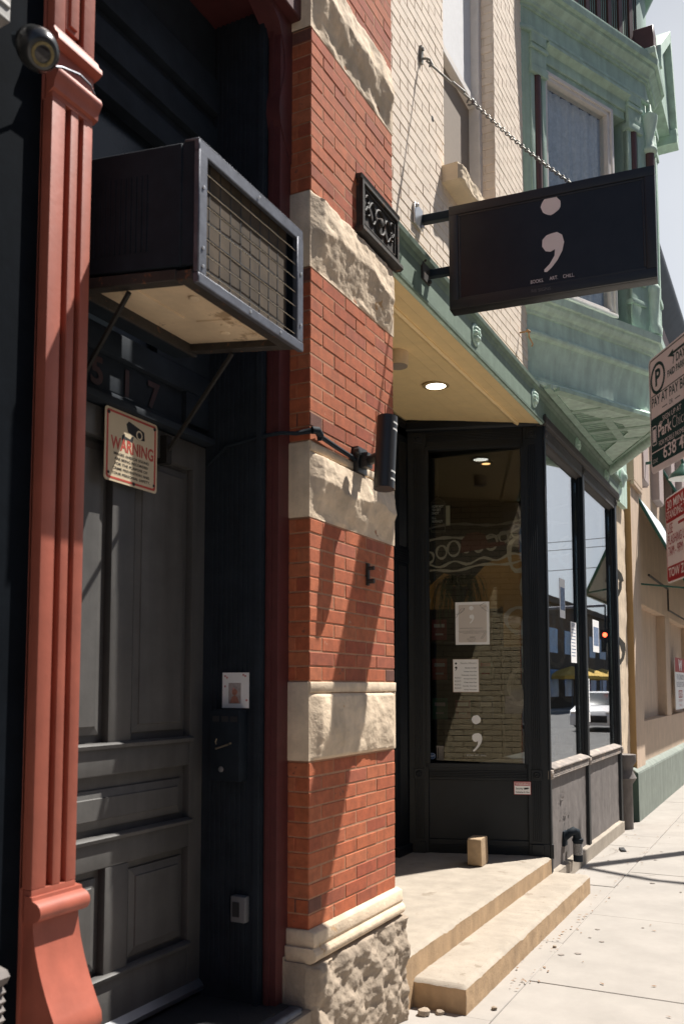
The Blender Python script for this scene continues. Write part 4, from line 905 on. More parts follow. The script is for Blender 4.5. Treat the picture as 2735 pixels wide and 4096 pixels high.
b = M(); semicolon(b, fsn, .776, 4.434, .055, -.003, .001); build('semicolon_mark', b, m_pink, hs)
b = M()
for s_, u, k in (('BOOKS.', .692, 0), ('ART.', .785, .003), ('CHILL.', .868, .002)):
    b.text(fsn, s_, u, 3.992 + k, .021, n=-.003, width={'BOOKS.': .072, 'ART.': .046, 'CHILL.': .062}[s_], bold=-.005)
build('lettering', b, m_pink, hs)
b = M(); b.text(fsn, 'RB SIGNS', .715, 3.936, .018, n=.0055, width=.108, bold=-.012, t=.0006); plab(build('maker_lettering', b, mat('grey_maker_print', (.16, .155, .15), bump=0), hs), 'small grey maker lettering')
b = M(); b.box(fsn, -.02, u0, -.065, -.02, 4.495, 4.545); build('bracket_arm', b, m_ac, hs, bev=.004)
b = M(); b.box(fsn, .0, u0, -.065, -.02, 4.15, 4.195); b.box(fsn, -.06, .07, -.06, -.025, 4.152, 4.172); build('bracket_arm', b, m_ac, hs, bev=.004)
for zc_, yy in ((4.515, .045), (4.165, -.0)):
    b = M(); fpl = Fr(4.83, yy, 0); b.prism(fpl, [(-.05, zc_ - .07), (.075, zc_ - .07), (.075, zc_ + .06), (-.05, zc_ + .06)], -.002, .012)
    for u, z in ((-.03, zc_ + .045), (.055, zc_ - .055)): b.lathe([(.012, 0), (.012, .012), (.006, .016)], fpl(u, .012, z), fpl.n, 8)
    build('wall_plate', b, m_steel if zc_ > 4.3 else m_iron, hs, bev=.002)
b = M()
b.lathe([(.016, 0), (.016, .02)], fsn(.95, -.05, z1), (0, 0, 1), 10)
chn = thing('sign_chain', (4.92, .0, 5.58), 'zinc rod and chain holding the outer end of the black shop sign', 'chain')
hk = Vector((4.92, .045, 5.58)); en = fsn(.90, -.05, z1 + .01)
b = M(); b.box(W0, 4.905, 4.935, -.05, -.035, 5.53, 5.64); b.lathe([(.011, 0), (.011, .012)], W0(4.92, -.037, 5.62), (0, -1, 0), 8); b.tube([hk + Vector((0, -.01, -.02)), hk + Vector((0, -.04, -.03)), hk + Vector((0, -.06, -.045)), hk + Vector((.012, -.07, -.07)), hk + Vector((.0, -.055, -.085))], .007, 8)
build('wall_hook', b, m_chain, chn)
d = en - hk; mid = hk + d * .34 + Vector((0, 0, -.012))
b = M(); b.tube([hk + d * .04, mid], .0065, 8); b.tube([hk + d * .22 , hk + d * .30], .011, 8); b.tube([mid + Vector((0, .02 * math.cos(a), .02 * math.sin(a) - .015)) for a in [i * .7 for i in range(9)]], .006, 6)
build('turnbuckle_rod', b, m_chain, chn)
b = M(); n_ = 42; dd = en - mid
for i in range(n_):
    t = (i + .5) / n_; c = mid + dd * t + Vector((0, 0, -.05 * 4 * t * (1 - t) * .5)); dr = (dd + Vector((0, 0, -.1 * (1 - 2 * t)))).normalized()
    s1 = dr.cross(Vector((1, 0, 0))).normalized() if i % 2 else Vector((1, 0, 0)); s1 = (s1 + Vector((.25, .1, .15))).normalized(); s1 = (s1 - dr * s1.dot(dr)).normalized()
    h = dd.length / n_ * .68; wv = .0105
    b.tube([c + dr * (h * math.cos(a)) + s1 * (wv * math.sin(a)) for a in [k * .6283 for k in range(10)]], .0036, 5, closed=True)
build('chain_links', b, m_chain, chn)

# ------------------------------------------------------------------ green oriel bay
orl = thing('oriel_window', (9, -.3, 4.3), 'mint green projecting oriel bay with white framed window and brown columns', 'bay window')
PL = [(7.27, .08), (7.36, 0), (8.85, -.755), (9.30, -.755), (10.72, 0), (10.8, .08)]
fo = Fr(7.36, 0, -26.87); LO = 1.67
b = M(); b.sweep(PL, [(-.3, 4.25), (-.045, 4.25), (-.005, 4.262), (.0, 4.285), (-.02, 4.31), (-.075, 4.325), (-.07, 4.42), (-.05, 4.55), (-.015, 4.66), (-.3, 4.66)]); build('skirt', b, m_greenl, orl, smooth=50)
b = M(); b.sweep(PL, [(-.3, 4.66), (-.01, 4.655), (.018, 4.67), (.024, 4.69), (.012, 4.712), (-.012, 4.725), (-.02, 4.86), (-.002, 4.868), (.005, 4.89), (.035, 4.905), (.055, 4.935), (.06, 4.96), (.085, 4.965), (.09, 5.03), (.07, 5.04), (-.02, 5.06), (-.3, 5.06)])
build('sill_moulding', b, m_greenl, orl, smooth=20)
b = M()   # coffered underside
b.hpoly([(7.28, .04), (8.86, -.70), (9.28, -.70), (10.7, .04)], 4.27, 4.32)
for x in [7.5 + .045 * i for i in range(70)]:
    if 7.6 < x < 10.4: pass
def bar(p, q, w_, za, zb):
    p = Vector((*p, 0)); q = Vector((*q, 0)); d = (q - p).normalized(); s_ = Vector((-d.y, d.x, 0)) * w_ / 2
    b.hpoly([((p - s_).x, (p - s_).y), ((q - s_).x, (q - s_).y), ((q + s_).x, (q + s_).y), ((p + s_).x, (p + s_).y)], za, zb)
for x, yb in ((8.30, -.42), (8.70, -.62), (9.08, -.70), (9.48, -.60)): bar((x, -.06), (x, yb), .07, 4.243, 4.272)
bar((7.5, -.07), (10.5, -.07), .06, 4.238, 4.271); bar((8.62, -.35), (9.55, -.35), .08, 4.245, 4.273); bar((7.62, -.11), (8.85, -.72), .09, 4.24, 4.2705); bar((9.3, -.70), (10.5, -.08), .09, 4.24, 4.2705)
for i in range(34): bar((8.0 + i * .066, -.09), (8.0 + i * .066, max(-.68, -.06 - (8.0 + i * .066 - 7.5) * .5)) if i < 16 else (8.0 + i * .066, -.6 if i < 24 else max(-.6, -.6 + (i - 24) * .035)), .018, 4.262, 4.2702)
build('underside', b, m_green, orl)
b = M(); b.tube([(9.45, -.69, 4.255), (10.75, .02, 4.235)], .062, 14); build('round_bracket', b, m_greenl, orl)
# body
b = M()
b.hpoly([(7.27, .3), (7.27, .06), (7.36, .0), (7.5, -.06), (7.5, .3)], 5.0, 9.6)
for u0, u1, z0, z1, n in ((0, .18, 5.05, 7.2, .0), (1.36, LO, 5.05, 7.2, .0), (.18, 1.36, 7.12, 7.3, -.02), (.0, LO, 7.2, 7.65, -.0)): b.box(fo, u0, u1, -.16, n, z0, z1)
b.box(fo, .16, 1.38, -.2, -.03, 5.05, 5.09)
build('body', b, m_green, orl, bev=.006)
b = M()
for u0, u1 in ((.0, .195), (1.36, 1.56)):
    b.box(fo, u0, u1, -.05, .012, 5.06, 5.52); b.box(fo, u0 - .012, u1 + .012, -.05, .03, 5.30, 5.35); b.box(fo, u0 - .008, u1 + .008, -.05, .03, 5.50, 5.54); b.box(fo, u0, u0 + .05, -.05, .01, 5.54, 7.02); b.box(fo, u1 - .05, u1, -.05, .01, 5.54, 7.02)
    b.box(fo, u0 - .01, u1 + .01, -.05, .035, 7.02, 7.09); b.box(fo, u0, u1, -.05, .022, 7.09, 7.30); b.box(fo, u0 - .01, u1 + .01, -.05, .04, 7.24, 7.27); b.box(fo, u0, u1, -.05, .03, 7.30, 7.42)
build('pilasters', b, m_green, orl, bev=.006, seg=2)
for u in (.0975, 1.46):
    b = M(); b.tube([fo(u, -.012, 5.54), fo(u, -.012, 7.02)], .040, 16); build('colonnette', b, m_brown, orl)
b = M(); b.extr(fo, [(-.05, 7.14), (-.05, 7.36), (.055, 7.36), (.06, 7.33)] + [(.06 - .10 * math.sin(R(a)), 7.33 - .16 * (1 - math.cos(R(a)))) for a in (20, 40, 60, 75, 88)], .2, 1.36)
build('cove_head', b, m_green, orl, smooth=60)
b = M(); b.sweep(PL, [(-.2, 7.38), (.03, 7.385), (.036, 7.40), (.03, 7.43), (.005, 7.44), (.0, 7.60), (.020, 7.602), (.022, 7.628), (.040, 7.632), (.046, 7.655), (.085, 7.70), (.092, 7.705), (.094, 7.735), (.125, 7.74), (.130, 7.80), (.118, 7.81), (.118, 7.83), (.06, 7.86), (-.2, 7.88)]); build('cornice', b, m_green, orl, smooth=14)
b = M(); b.sweep(PL, [(-.2, 7.87), (-.03, 7.87), (-.03, 9.4), (-.2, 9.4)]); b.sweep(PL, [(-.1, 8.78), (.03, 8.80), (.05, 8.84), (.12, 8.95), (.12, 9.02), (-.1, 9.05)]); build('upper_storey', b, mat('grey_mint_boards', (.27, .38, .335), rough=.7, var=.1, scale=6, bump=.2, streak=.12), orl, smooth=40)
b = M()
for i in range(8): u = .30 + i * .165; b.box(fo, u, u + .055, -.03, -.005, 7.92, 8.74)
b.box(fo, .25, 1.5, -.03, -.004, 7.88, 7.94); b.box(fo, .25, 1.5, -.03, -.004, 8.66, 8.72)
for i in range(8): u = .30 + i * .165; [b.box(fo, u + .075 + k * .03, u + .08 + k * .03, -.03, -.02, 7.94, 8.7) for k in range(3)]
build('brown_battens', b, m_brown, orl, bev=.003)
# window
b = M(); wz0, wz1, wu0, wu1 = 5.10, 7.13, .205, 1.15
for u0, u1, z0, z1, n in ((wu0, wu0 + .035, wz0, wz1, -.01), (wu1 - .075, wu1, wz0, wz1, -.01), (wu0, wu1, wz1 - .07, wz1, -.01), (wu0, wu1, wz0, wz0 + .07, -.01), (wu0, wu1, wz0, wz0 + .035, .012), (wu1 - .035, wu1, wz0, wz1, .006), (wu0, wu1, wz1 - .035, wz1, .006)): b.box(fo, u0, u1, -.1, n, z0, z1)
b.box(fo, wu0 + .035, wu1 - .075, -.1, -.035, 6.02, 6.08)
build('window_frame', b, m_white, orl, bev=.006, seg=2)
b = M(); b.box(fo, wu0 + .02, wu1 - .05, -.06, -.054, wz0 + .03, wz1 - .03); build('window_pane', b, glass_mat('oriel_glass', tint=(.93, .95, .95), ior=1.45), orl)
b = M(); P = []
for i in range(61):
    u = .2 + .95 * i / 60; d = .02 * math.sin(i * .75) + .012 * math.sin(i * 1.9)
    P += [fo(u, -.12 + d, 5.1), fo(u, -.12 + d * .6, 7.08)]
b.add(P, [(2 * i, 2 * i + 2, 2 * i + 3, 2 * i + 1) for i in range(60)]); build('curtain', b, mat('grey_lace_curtain', (.62, .62, .61), rough=.95, var=.2, scale=25, bump=0), orl, recalc=False, smooth=180)
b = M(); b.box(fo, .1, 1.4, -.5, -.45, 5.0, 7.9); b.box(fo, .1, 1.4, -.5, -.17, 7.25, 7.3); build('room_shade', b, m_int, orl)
# front and far faces of the oriel
ff = Fr(8.85, -.755, 0); fr2 = Fr(9.30, -.755, 28.0)
b = M()
b.box(ff, .0, .45, -.15, .0, 5.05, 7.5); b.box(fr2, 0, 1.6, -.15, -.0, 5.05, 7.5)
for u0 in (.02, .33): b.box(ff, u0, u0 + .1, -.05, .045, 5.08, 7.4)
for z0 in (5.06, 5.48, 7.02, 7.25): b.box(ff, -.01, .46, -.05, .06, z0, z0 + .06); b.box(fr2, 0, 1.5, -.05, .05, z0, z0 + .06)
build('far_faces', b, m_green, orl, bev=.006)
b = M(); c = Vector((8.87, -.775, 0))
b.tube([c + Vector((.0, .0, 5.54)), c + Vector((0, 0, 6.9))], .048, 16); build('corner_colonnette', b, m_brown, orl)
b = M(); b.lathe([(.05, 0), (.075, .02), (.075, .05), (.05, .08), (.055, .2), (.085, .33), (.09, .38)], c + Vector((0, 0, 6.88)), (0, 0, 1), 16); b.lathe([(.075, 0), (.08, .06), (.06, .10), (.06, .4), (.075, .45), (.05, .5)], c + Vector((0, 0, 5.06)), (0, 0, 1), 16); build('capital', b, m_greenl, orl, smooth=60)
# gabled hood over the front of the oriel
fg = Fr(0, -.80, 0)
b = M(); b.box(fg, 8.74, 8.96, -.25, .06, 7.86, 8.12); build('brown_block', b, m_brown, orl, bev=.006)
b = M(); b.prism(fg, [(8.98, 7.84), (9.05, 7.84), (9.10, 8.02), (9.86, 8.66), (9.86, 8.80), (8.98, 8.06)], -.05, .10); b.prism(fg, [(9.86, 8.66), (10.30, 7.86), (10.40, 7.90), (9.90, 8.82), (9.86, 8.80)], -.25, .10)
b.box(fg, 10.22, 10.40, -.25, .10, 7.74, 7.90); b.box(fg, 8.70, 9.04, -.25, .08, 7.80, 7.87)
build('gable_boards', b, m_greenl, orl, bev=.005)
b = M(); b.prism(fg, [(8.80, 7.80), (10.28, 7.84), (9.86, 8.68), (9.0, 8.04), (8.80, 8.0)], -.7, .03); build('gable_panel', b, m_green, orl)

# ------------------------------------------------------------------ beige corner building
bb = thing('beige_building', (14, .5, 0), 'beige stucco building with dark green base beyond the storefront', 'building')
b = M()
b.box(W0, 12.18, 12.88, -6, .0, .55, 4.42); b.box(W0, 12.88, 40, -6, -.06, 2.87, 7.7); b.box(W0, 12.18, 12.90, -6, .05, 4.42, 7.7)
b.box(W0, 12.88, 40, -6, -.20, .55, 2.9); b.box(W0, 12.88, 40, -.5, -.06, .55, 1.22)
x = 15.78
while x < 39: b.box(W0, x, x + .62, -.5, -.06, 1.22, 2.87); x += 3.55
b.prism(W0, [(12.18, 4.36), (12.90, 4.36), (12.90, 4.42), (12.18, 4.42)], .0, .05)
build('stucco_wall', b, m_beige, bb, bev=.008)
b = M(); b.box(W0, 11.97, 40, -.3, .045, -.05, .60); b.extr(W0, [(-.3, .60), (.045, .60), (-.02, .66), (-.3, .66)], 11.97, 40)
for x in (12.7, 14.4, 16.0, 16.6, 18, 20): b.box(W0, x, x + .012, .03, .047, -.03, .6) if False else None
build('green_base', b, m_gbase, bb, bev=.01)
b = M(); b.box(W0, 11.955, 11.972, -.3, .043, -.05, .60); plab(build('base_return', b, mat('shaded_base_green', (.03, .065, .055), rough=.6, var=.1, bump=.1), bb), 'green end face darkened to stand for shade')  # shade on the end face is put into a darker green
b = M(); b.box(W0, 12.165, 12.182, -.4, -.002, .58, 4.4); build('ochre_return', b, mat('ochre_stucco', (.46, .29, .13), rough=.9, var=.08, scale=4, bump=.4), bb)
b = M(); b.extr(W0, [(-1, 7.7), (.02, 7.7), (.10, 7.85), (.28, 8.05), (.30, 8.2), (-.4, 9.0), (-1, 9.0)], 12.3, 40); build('slate_cornice', b, m_slate, bb)
b = M(); x = 13.0
while x < 30: b.box(W0, x, x + .5, -.1, .06, 4.6, 7.7); b.box(W0, x + .55, x + .62, -.1, .03, 4.6, 7.7); x += 1.6
b.box(W0, 12.9, 40, -.1, .08, 7.35, 7.69)
build('upper_pilasters', b, m_rose, bb, bev=.01)
b = M(); b.box(W0, 11.12, 12.18, -.4, -.10, -.05, 4.0); rough_stone(b, W0, 11.12, 12.15, .05, 4.2, .2, lambda t: .03, amp=.007, nu=14, nz=90, seed=77, fr=4); b.v = [v + Vector((0, .10, 0)) for v in b.v]
tag(build('stone_pier', b, m_stone, smooth=50), 'narrow rough buff stone strip between the bay window and the beige building', 'pier')
b = M(); b.lathe([(.09, 0), (.09, .55), (.14, .62), (.10, .70), (.10, .76), (.14, .82), (.14, .9)], (11.35, .02, -.02), seg=12); tag(build('pillar_base', b, m_blackworn), 'weathered grey pillar base beside the dark green plinth', 'pillar')
b = M(); b.box(W0, 11.2, 11.9, -.2, .0, 3.98, 4.75); b.lathe([(.12, 0), (.13, .03), (.06, .05), (.03, .08)], (11.45, .0, 4.3), (0, -1, 0), 14); b.jit(.012, 12)
tag(build('carved_capital', b, m_greenl), 'pale green carved end block under the right side of the oriel', 'ornament')
aw = thing('awning', (13, -.3, 3.0), 'pale aqua awning with dark green edge on the beige building, the lower nearer one', 'awning')
def awning(t, x0, x1, zt, out, drop):
    b = M(); b.add([(x0, .04, zt), (x1, .04, zt), (x1, -out, zt - drop), (x0, -out, zt - drop), (x0, .04, zt - .012), (x1, .04, zt - .012), (x1, -out, zt - drop - .012), (x0, -out, zt - drop - .012)], [(0, 3, 2, 1), (4, 5, 6, 7), (0, 1, 5, 4), (1, 2, 6, 5), (2, 3, 7, 6), (3, 0, 4, 7)]); build('canvas', b, m_canvas, t)
    b = M(); b.tube([(x0, .04, zt - .02), (x0, -out, zt - drop - .02)], .022, 8); b.tube([(x0, -out, zt - drop - .02), (x1, -out, zt - drop - .02)], .022, 8); b.tube([(x0 + .02, .05, zt - drop + .1), (x0 + .02, -out, zt - drop)], .014, 6); build('edge_frame', b, m_dkgreen, t)
    b = M(); b.add([(x0 + .03, .05, zt - .06), (x0 + .03, .05, zt - drop + .12), (x0 + .03, -out + .03, zt - drop - .03)], [(0, 1, 2)]) ; 
awning(aw, 12.9, 21.5, 4.38, .64, 1.36)
aw2 = thing('awning', (16, -.3, 4.2), 'pale aqua awning higher and farther along the beige building, above the gooseneck lamp', 'awning'); awning(aw2, 15.7, 19, 5.37, .62, 1.25)
def goose(x, lab):
    t = thing('gooseneck_lamp', (x, 0, 4.85), lab, 'lamp'); b = M(); b.lathe([(.05, 0), (.05, .02)], (x, .06, 4.86), (0, -1, 0), 14); b.tube([(x, .05, 4.86), (x, -.35, 4.88), (x, -.48, 4.92), (x, -.54, 4.88), (x, -.56, 4.78)], .022, 8); build('arm', b, m_dkgreen, t)
    b = M(); b.lathe([(.04, .20), (.07, .16), (.10, .12), (.18, .06), (.205, 0), (.20, -.005), (.17, .05), (.09, .11), (.0, .14)], (x, -.56, 4.60), seg=28); build('shade', b, m_dkgreen, t, smooth=60)
    b = M(); b.lathe([(.198, .0), (.165, .052), (.09, .108), (.0, .12)], (x, -.56, 4.592), seg=28); build('shade_lining', b, m_white, t, smooth=60)
goose(13.2, 'dark green gooseneck lamp on the beige wall behind the green parking sign'); goose(16.9, 'dark green gooseneck lamp farther along the beige wall')
pb = thing('wall_banner', (16.6, 0, 1.3), 'white banner with a red top on the beige wall at the right edge', 'banner')
fb_ = Fr(16.36, -.0, 0)
b = M(); b.box(fb_, 0, 1.9, -.0, .01, 1.30, 2.20); build('banner_sheet', b, m_paper, pb)
b = M(); b.box(fb_, 0, 1.9, .01, .012, 1.95, 2.20); ring(b, fb_, [(.42, 1.50), (.95, 1.50), (.95, 1.63), (.42, 1.63)], [(.45, 1.52), (.92, 1.52), (.92, 1.61), (.45, 1.61)], .01, .012); b.text(fb_, 'READ', .68, 1.53, .07, n=.01, width=.4); build('red_print', b, mat('banner_red', (.40, .05, .04), bump=0), pb)
b = M(); b.text(fb_, 'W', .75, 1.98, .19, n=.012, width=.55, bold=.03); build('white_print', b, m_paper, pb)
b = M(); b.text(fb_, 'FOR CURBSIDE PICKUP', .95, 1.82, .09, n=.01, width=1.5); b.text(fb_, 'OR DELIVERY OF ALCOHOL', .95, 1.69, .09, n=.01, width=1.6); build('grey_print', b, mat('banner_grey', (.22, .22, .24), bump=0), pb)
b = M(); b.text(fb_, 'OPEN EVERYDAY', .68, 1.43, .045, n=.01, width=.6); b.text(fb_, 'CALL US', .68, 1.35, .045, n=.01, width=.4); build('pink_print', b, mat('banner_pink', (.60, .30, .28), bump=0), pb)
b = M(); b.tube([(13.5, -.02, 3.30), (15.6, -.02, 3.30)], .018, 6); b.tube([(15.6, -.02, 3.30), (15.6, -.02, 2.95), (18, -.02, 2.95)], .015, 6); tag(build('wall_pipe', b, m_iron), 'thin rusty pipe run on the shaded beige wall under the awning', 'pipe')

# ------------------------------------------------------------------ parking signs on their pole at the right edge
def signplate(f, w_, z0, z1, name, label, face):
    t = thing(name, tuple(f(w_ / 2, 0, z0)), label, 'sign'); b = M(); b.prism(f, rrect(0, w_, z0, z1, .022), -.0025, 0); build('plate', b, face, t, bev=.0006); return t
f = Fr(3.65, -1.412, 212.3); z0, z1, w_ = 2.527, 2.984, .365
g = signplate(f, w_, z0, z1, 'parking_sign', 'white and dark green paid parking sign at the right edge, above the red one', m_signw)
zz = lambda t: z0 + (z1 - z0) * t
b = M(); ring(b, f, rrect(.008, w_ - .008, zz(.43), z1 - .008, .016), rrect(.012, w_ - .012, zz(.43), z1 - .012, .013), 0, .0006)
b.prism(f, [(p[0], p[1]) for p in rrect(.008, w_ - .008, z0 + .026, zz(.47), .014)], 0, .0006)
ring(b, f, circ(.078, zz(.795), .062, 30), circ(.078, zz(.795), .050, 30), 0, .0008); b.text(f, 'P', .080, zz(.735), .062, n=0, bold=.03, width=.045)
b.prism(f, [(.165, zz(.905)), (.210, zz(.875)), (.210, zz(.895)), (.345, zz(.895)), (.345, zz(.915)), (.210, zz(.915)), (.210, zz(.935))], 0, .0008)
b.text(f, '7 DAYS', .262, zz(.815), .032, n=0, bold=.02, width=.115); b.text(f, 'PAID PARKING', .254, zz(.735), .025, n=0, bold=.02, width=.185)
b.box(f, .018, w_ - .018, 0, .0008, zz(.658), zz(.665)); b.text(f, 'PAY AT PAY BOX', w_ / 2, zz(.568), .036, n=0, bold=.015, width=.322)
b.text(f, 'OR', w_ / 2 + .0, zz(.50), .018, n=0, width=.03); b.box(f, .11, .15, 0, .0008, zz(.515), zz(.521)); b.box(f, .215, .255, 0, .0008, zz(.515), zz(.521))
build('green_print', b, m_signg, g)
b = M(); T2 = .0008
b.text(f, 'SIGN UP AT', w_ / 2 + .005, zz(.40), .020, n=T2, width=.15); b.text(f, 'Park', .072, zz(.285), .046, n=T2, align='L', width=.112, bold=.02); b.text(f, 'Chicago', .190, zz(.285), .046, n=T2, align='L', width=.155, bold=-.02)
b.text(f, 'FOR MOBILE PAYMENT', w_ / 2 + .012, zz(.205), .019, n=T2, width=.235); b.box(f, .012, w_ - .012, T2, T2 + .0006, zz(.172), zz(.180))
b.text(f, 'ZONE', .040, zz(.082), .016, n=T2, width=.042, bold=-.01); b.text(f, '638 402', .228, zz(.082), .050, n=T2, width=.235, bold=.01)
ring(b, f, rrect(.020, .056, zz(.235), zz(.40), .006), rrect(.0225, .0535, zz(.242), zz(.393), .004), T2, T2 + .0006); b.prism(f, rrect(.026, .050, zz(.262), zz(.372), .001), T2, T2 + .0006)
for r_ in (.010, .016, .022): 
    o_ = circ(.095, zz(.36), r_, 8, 45, 135); i_ = circ(.095, zz(.36), r_ - .003, 8, 45, 135); b.prism(f, o_ + i_[::-1], T2, T2 + .0006)
build('white_print', b, m_signw, g)
f = Fr(3.81, -1.44, 203.6); z0, z1, w_ = 2.112, 2.457, .36
g = signplate(f, w_, z0, z1, 'standing_sign', 'red and white 30 minute standing sign at the right edge, below the green parking sign', m_signw)
zz = lambda t: z0 + (z1 - z0) * t
b = M(); b.prism(f, rrect(.006, w_ - .006, zz(.70), z1 - .006, .018), 0, .0006); b.prism(f, rrect(.006, w_ - .006, z0 + .006, zz(.19), .018), 0, .0006)
ring(b, f, rrect(.006, w_ - .006, z0 + .006, z1 - .006, .018), rrect(.010, w_ - .010, z0 + .010, z1 - .010, .016), 0, .0005)
b.text(f, 'USE', .028, zz(.565), .040, n=0, align='L', width=.062); b.text(f, 'FLASHING', .028, zz(.44), .036, n=0, align='L', width=.17); b.text(f, 'LIGHTS', .215, zz(.44), .036, n=0, align='L', width=.12); b.text(f, '7AM - 9PM', .028, zz(.31), .036, n=0, align='L', width=.18); b.box(f, .16, .27, 0, .0008, zz(.625), zz(.655))
build('red_print', b, m_redink, g)
b = M(); b.text(f, '30 MINUTE', w_ / 2, zz(.85), .035, n=.0007, width=.30, bold=.005); b.text(f, 'STANDING ZONE', w_ / 2 + .0, zz(.735), .033, n=.0007, width=.325, bold=.005); b.text(f, 'TOW ZONE', w_ / 2, zz(.065), .035, n=.0007, width=.31, bold=.02)
build('white_print', b, m_paper, g)
b = M(); b.lathe([(.0, -.2), (.03, -.2), (.03, 3.2), (.0, 3.22)], (3.29, -1.70, 0), seg=14); b.tube([(3.38, -1.585, 2.9), (3.30, -1.66, 2.9)], .012, 6); b.tube([(3.38, -1.585, 2.6), (3.30, -1.66, 2.6)], .012, 6); b.tube([(3.535, -1.565, 2.3), (3.30, -1.67, 2.3)], .012, 6)
tag(build('sign_post', b, m_galv), 'steel post carrying the two parking signs just outside the right edge', 'post')
# street lamp whose shadow falls on the bay panels
b = M(); b.lathe([(.20, -.2), (.20, .35), (.12, .45), (.10, .6), (.085, 7.5), (.0, 7.6)], (12.1, -2.28, 0), seg=18); b.tube([(12.1, -2.28, 7.3), (12.1, -3.2, 8.0), (12.1, -4.6, 8.2)], .05, 8)
tag(build('street_lamp', b, m_dkgreen), 'dark green street lamp pole at the kerb, its shadow crossing the pavement', 'street lamp')

# ------------------------------------------------------------------ shop interior
b = M()
b.box(W0, 4.2, 11.3, -6.2, -6.0, 0, 4.2); b.box(W0, 11.20, 11.4, -6.2, -.12, 0, 4.2); b.box(W0, 4.2, 4.38, -6.2, -1.32, 0, 4.2)
b.box(W0, 4.2, 11.4, -6.2, -1.3, 4.06, 4.25); b.box(W0, 7.7, 11.4, -1.4, -.17, 4.06, 4.25); b.box(W0, 7.32, 7.74, -1.4, -1.25, 4.06, 4.25)
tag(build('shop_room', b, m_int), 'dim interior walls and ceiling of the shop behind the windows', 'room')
b = M(); b.hpoly([(7.75, .16), (11.25, .16), (11.25, 6.1), (4.3, 6.1), (4.3, 1.3), (7.40, 1.3)], .20, .29); struct('shop_floor', b, m_intf)
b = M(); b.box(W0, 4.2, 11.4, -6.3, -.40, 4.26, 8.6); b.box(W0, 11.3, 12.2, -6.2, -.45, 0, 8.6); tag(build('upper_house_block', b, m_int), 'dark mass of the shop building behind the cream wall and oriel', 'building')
fm = Fr(11.195, 4.0, -90)
mu = thing('mural_wall', (11.19, 2.0, .3), 'black wall mural with pale looping lines, a red cap and an ochre shape, seen through the shop glass', 'mural')
b = M(); b.box(fm, 1.0, 3.95, 0, .004, .3, 4.05); build('mural_ground', b, mat('mural_black', (.012, .012, .013), rough=.7, bump=.1), mu)
b = M(); b.prism(fm, [(1.45, 2.2), (3.7, 2.2), (3.7, 3.25), (3.1, 3.42), (2.7, 3.40), (2.35, 3.30), (2.1, 3.05), (1.75, 3.2), (1.5, 3.0)], .004, .006); build('ochre_shape', b, mat('mural_ochre', (.30, .17, .055), rough=.8, var=.15, bump=.1), mu)
def ribbon(mb, f, pts, w_, n):
    L_, R_ = [], []
    for i, p in enumerate(pts):
        a = pts[max(0, i - 1)]; c = pts[min(len(pts) - 1, i + 1)]; d = Vector((c[0] - a[0], c[1] - a[1])).normalized(); q = w_ * (1 + .35 * math.sin(i * 1.3)) / 2
        L_.append(f(p[0] - d.y * q, n, p[1] + d.x * q)); R_.append(f(p[0] + d.y * q, n, p[1] - d.x * q))
    k = len(pts); mb.add(L_ + R_, [(i, i + 1, k + i + 1, k + i) for i in range(k - 1)])
b = M()
for k in range(9):
    u = 1.55 + k * .17; z = 3.42 + .035 * k + .03 * math.sin(k); r_ = .06 + .012 * (k % 3); ribbon(b, fm, [(u + r_ * math.cos(i * .449), z + r_ * 1.2 * math.sin(i * .449)) for i in range(15)], .028, .007)
for z0, am, fq, w_ in ((3.62, .04, 5, .035), (3.30, .03, 16, .03), (3.22, .02, 9, .03), (3.78, .05, 4, .03)):
    ribbon(b, fm, [(1.4 + i * .06, z0 + .18 * (i / 40) ** 1.5 + am * math.sin(i * .06 * fq)) for i in range(42)], w_, .0075)
for k in range(4): ribbon(b, fm, [(1.42 + .12 * math.sin(i * .5 + k), 3.2 - k * .32 - i * .035) for i in range(12)], .04, .0075)
# net pattern seen through the street panes
for k in range(20):
    cu, cz = 2.75 + .32 * (k % 4) + .16 * ((k // 4) % 2), 1.7 + .42 * (k // 4); ru, rz = .13 + .03 * math.sin(k), .19 + .03 * math.cos(k * 2)
    ribbon(b, fm, [(cu + ru * math.cos(i * .449) * (1 + .1 * math.sin(i + k)), cz + rz * math.sin(i * .449)) for i in range(15)], .05, .008)
build('pale_lines', b, mat('mural_bone', (.40, .37, .32), rough=.8, bump=0), mu, recalc=False)
b = M(); b.prism(fm, [(1.98, 3.45), (2.35, 3.49), (2.60, 3.52), (2.58, 3.56), (2.36, 3.56), (2.32, 3.67), (2.22, 3.72), (2.08, 3.70), (2.0, 3.62)], .009, .011); build('red_cap', b, mat('mural_cap_red', (.085, .012, .012), rough=.7, var=.15, bump=0), mu)
shf = thing('bookshelf', (9.5, 1.9, .3), 'dim bookshelf with face-out books behind the slanted shop window', 'bookshelf')
fk = Fr(9.3, 2.9, -72.75)
b = M()
for z in (1.30, 1.75, 2.20): b.box(fk, 0, 1.9, -.25, .02, z, z + .025)
b.box(fk, -.03, 0, -.25, .02, .3, 2.6); b.box(fk, 1.9, 1.93, -.25, .02, .3, 2.6); b.box(fk, 0, 1.9, -.27, -.25, .3, 2.6)
build('shelves', b, mat('shelf_brown', (.05, .035, .022), rough=.6, bump=0), shf)
bc = [((.45, .10, .07), 'red'), ((.35, .22, .07), 'ochre'), ((.5, .42, .3), 'cream'), ((.10, .25, .14), 'green'), ((.30, .06, .06), 'crimson'), ((.08, .08, .09), 'black'), ((.20, .16, .12), 'brown')]
words = ['top', 'middle', 'lowest']
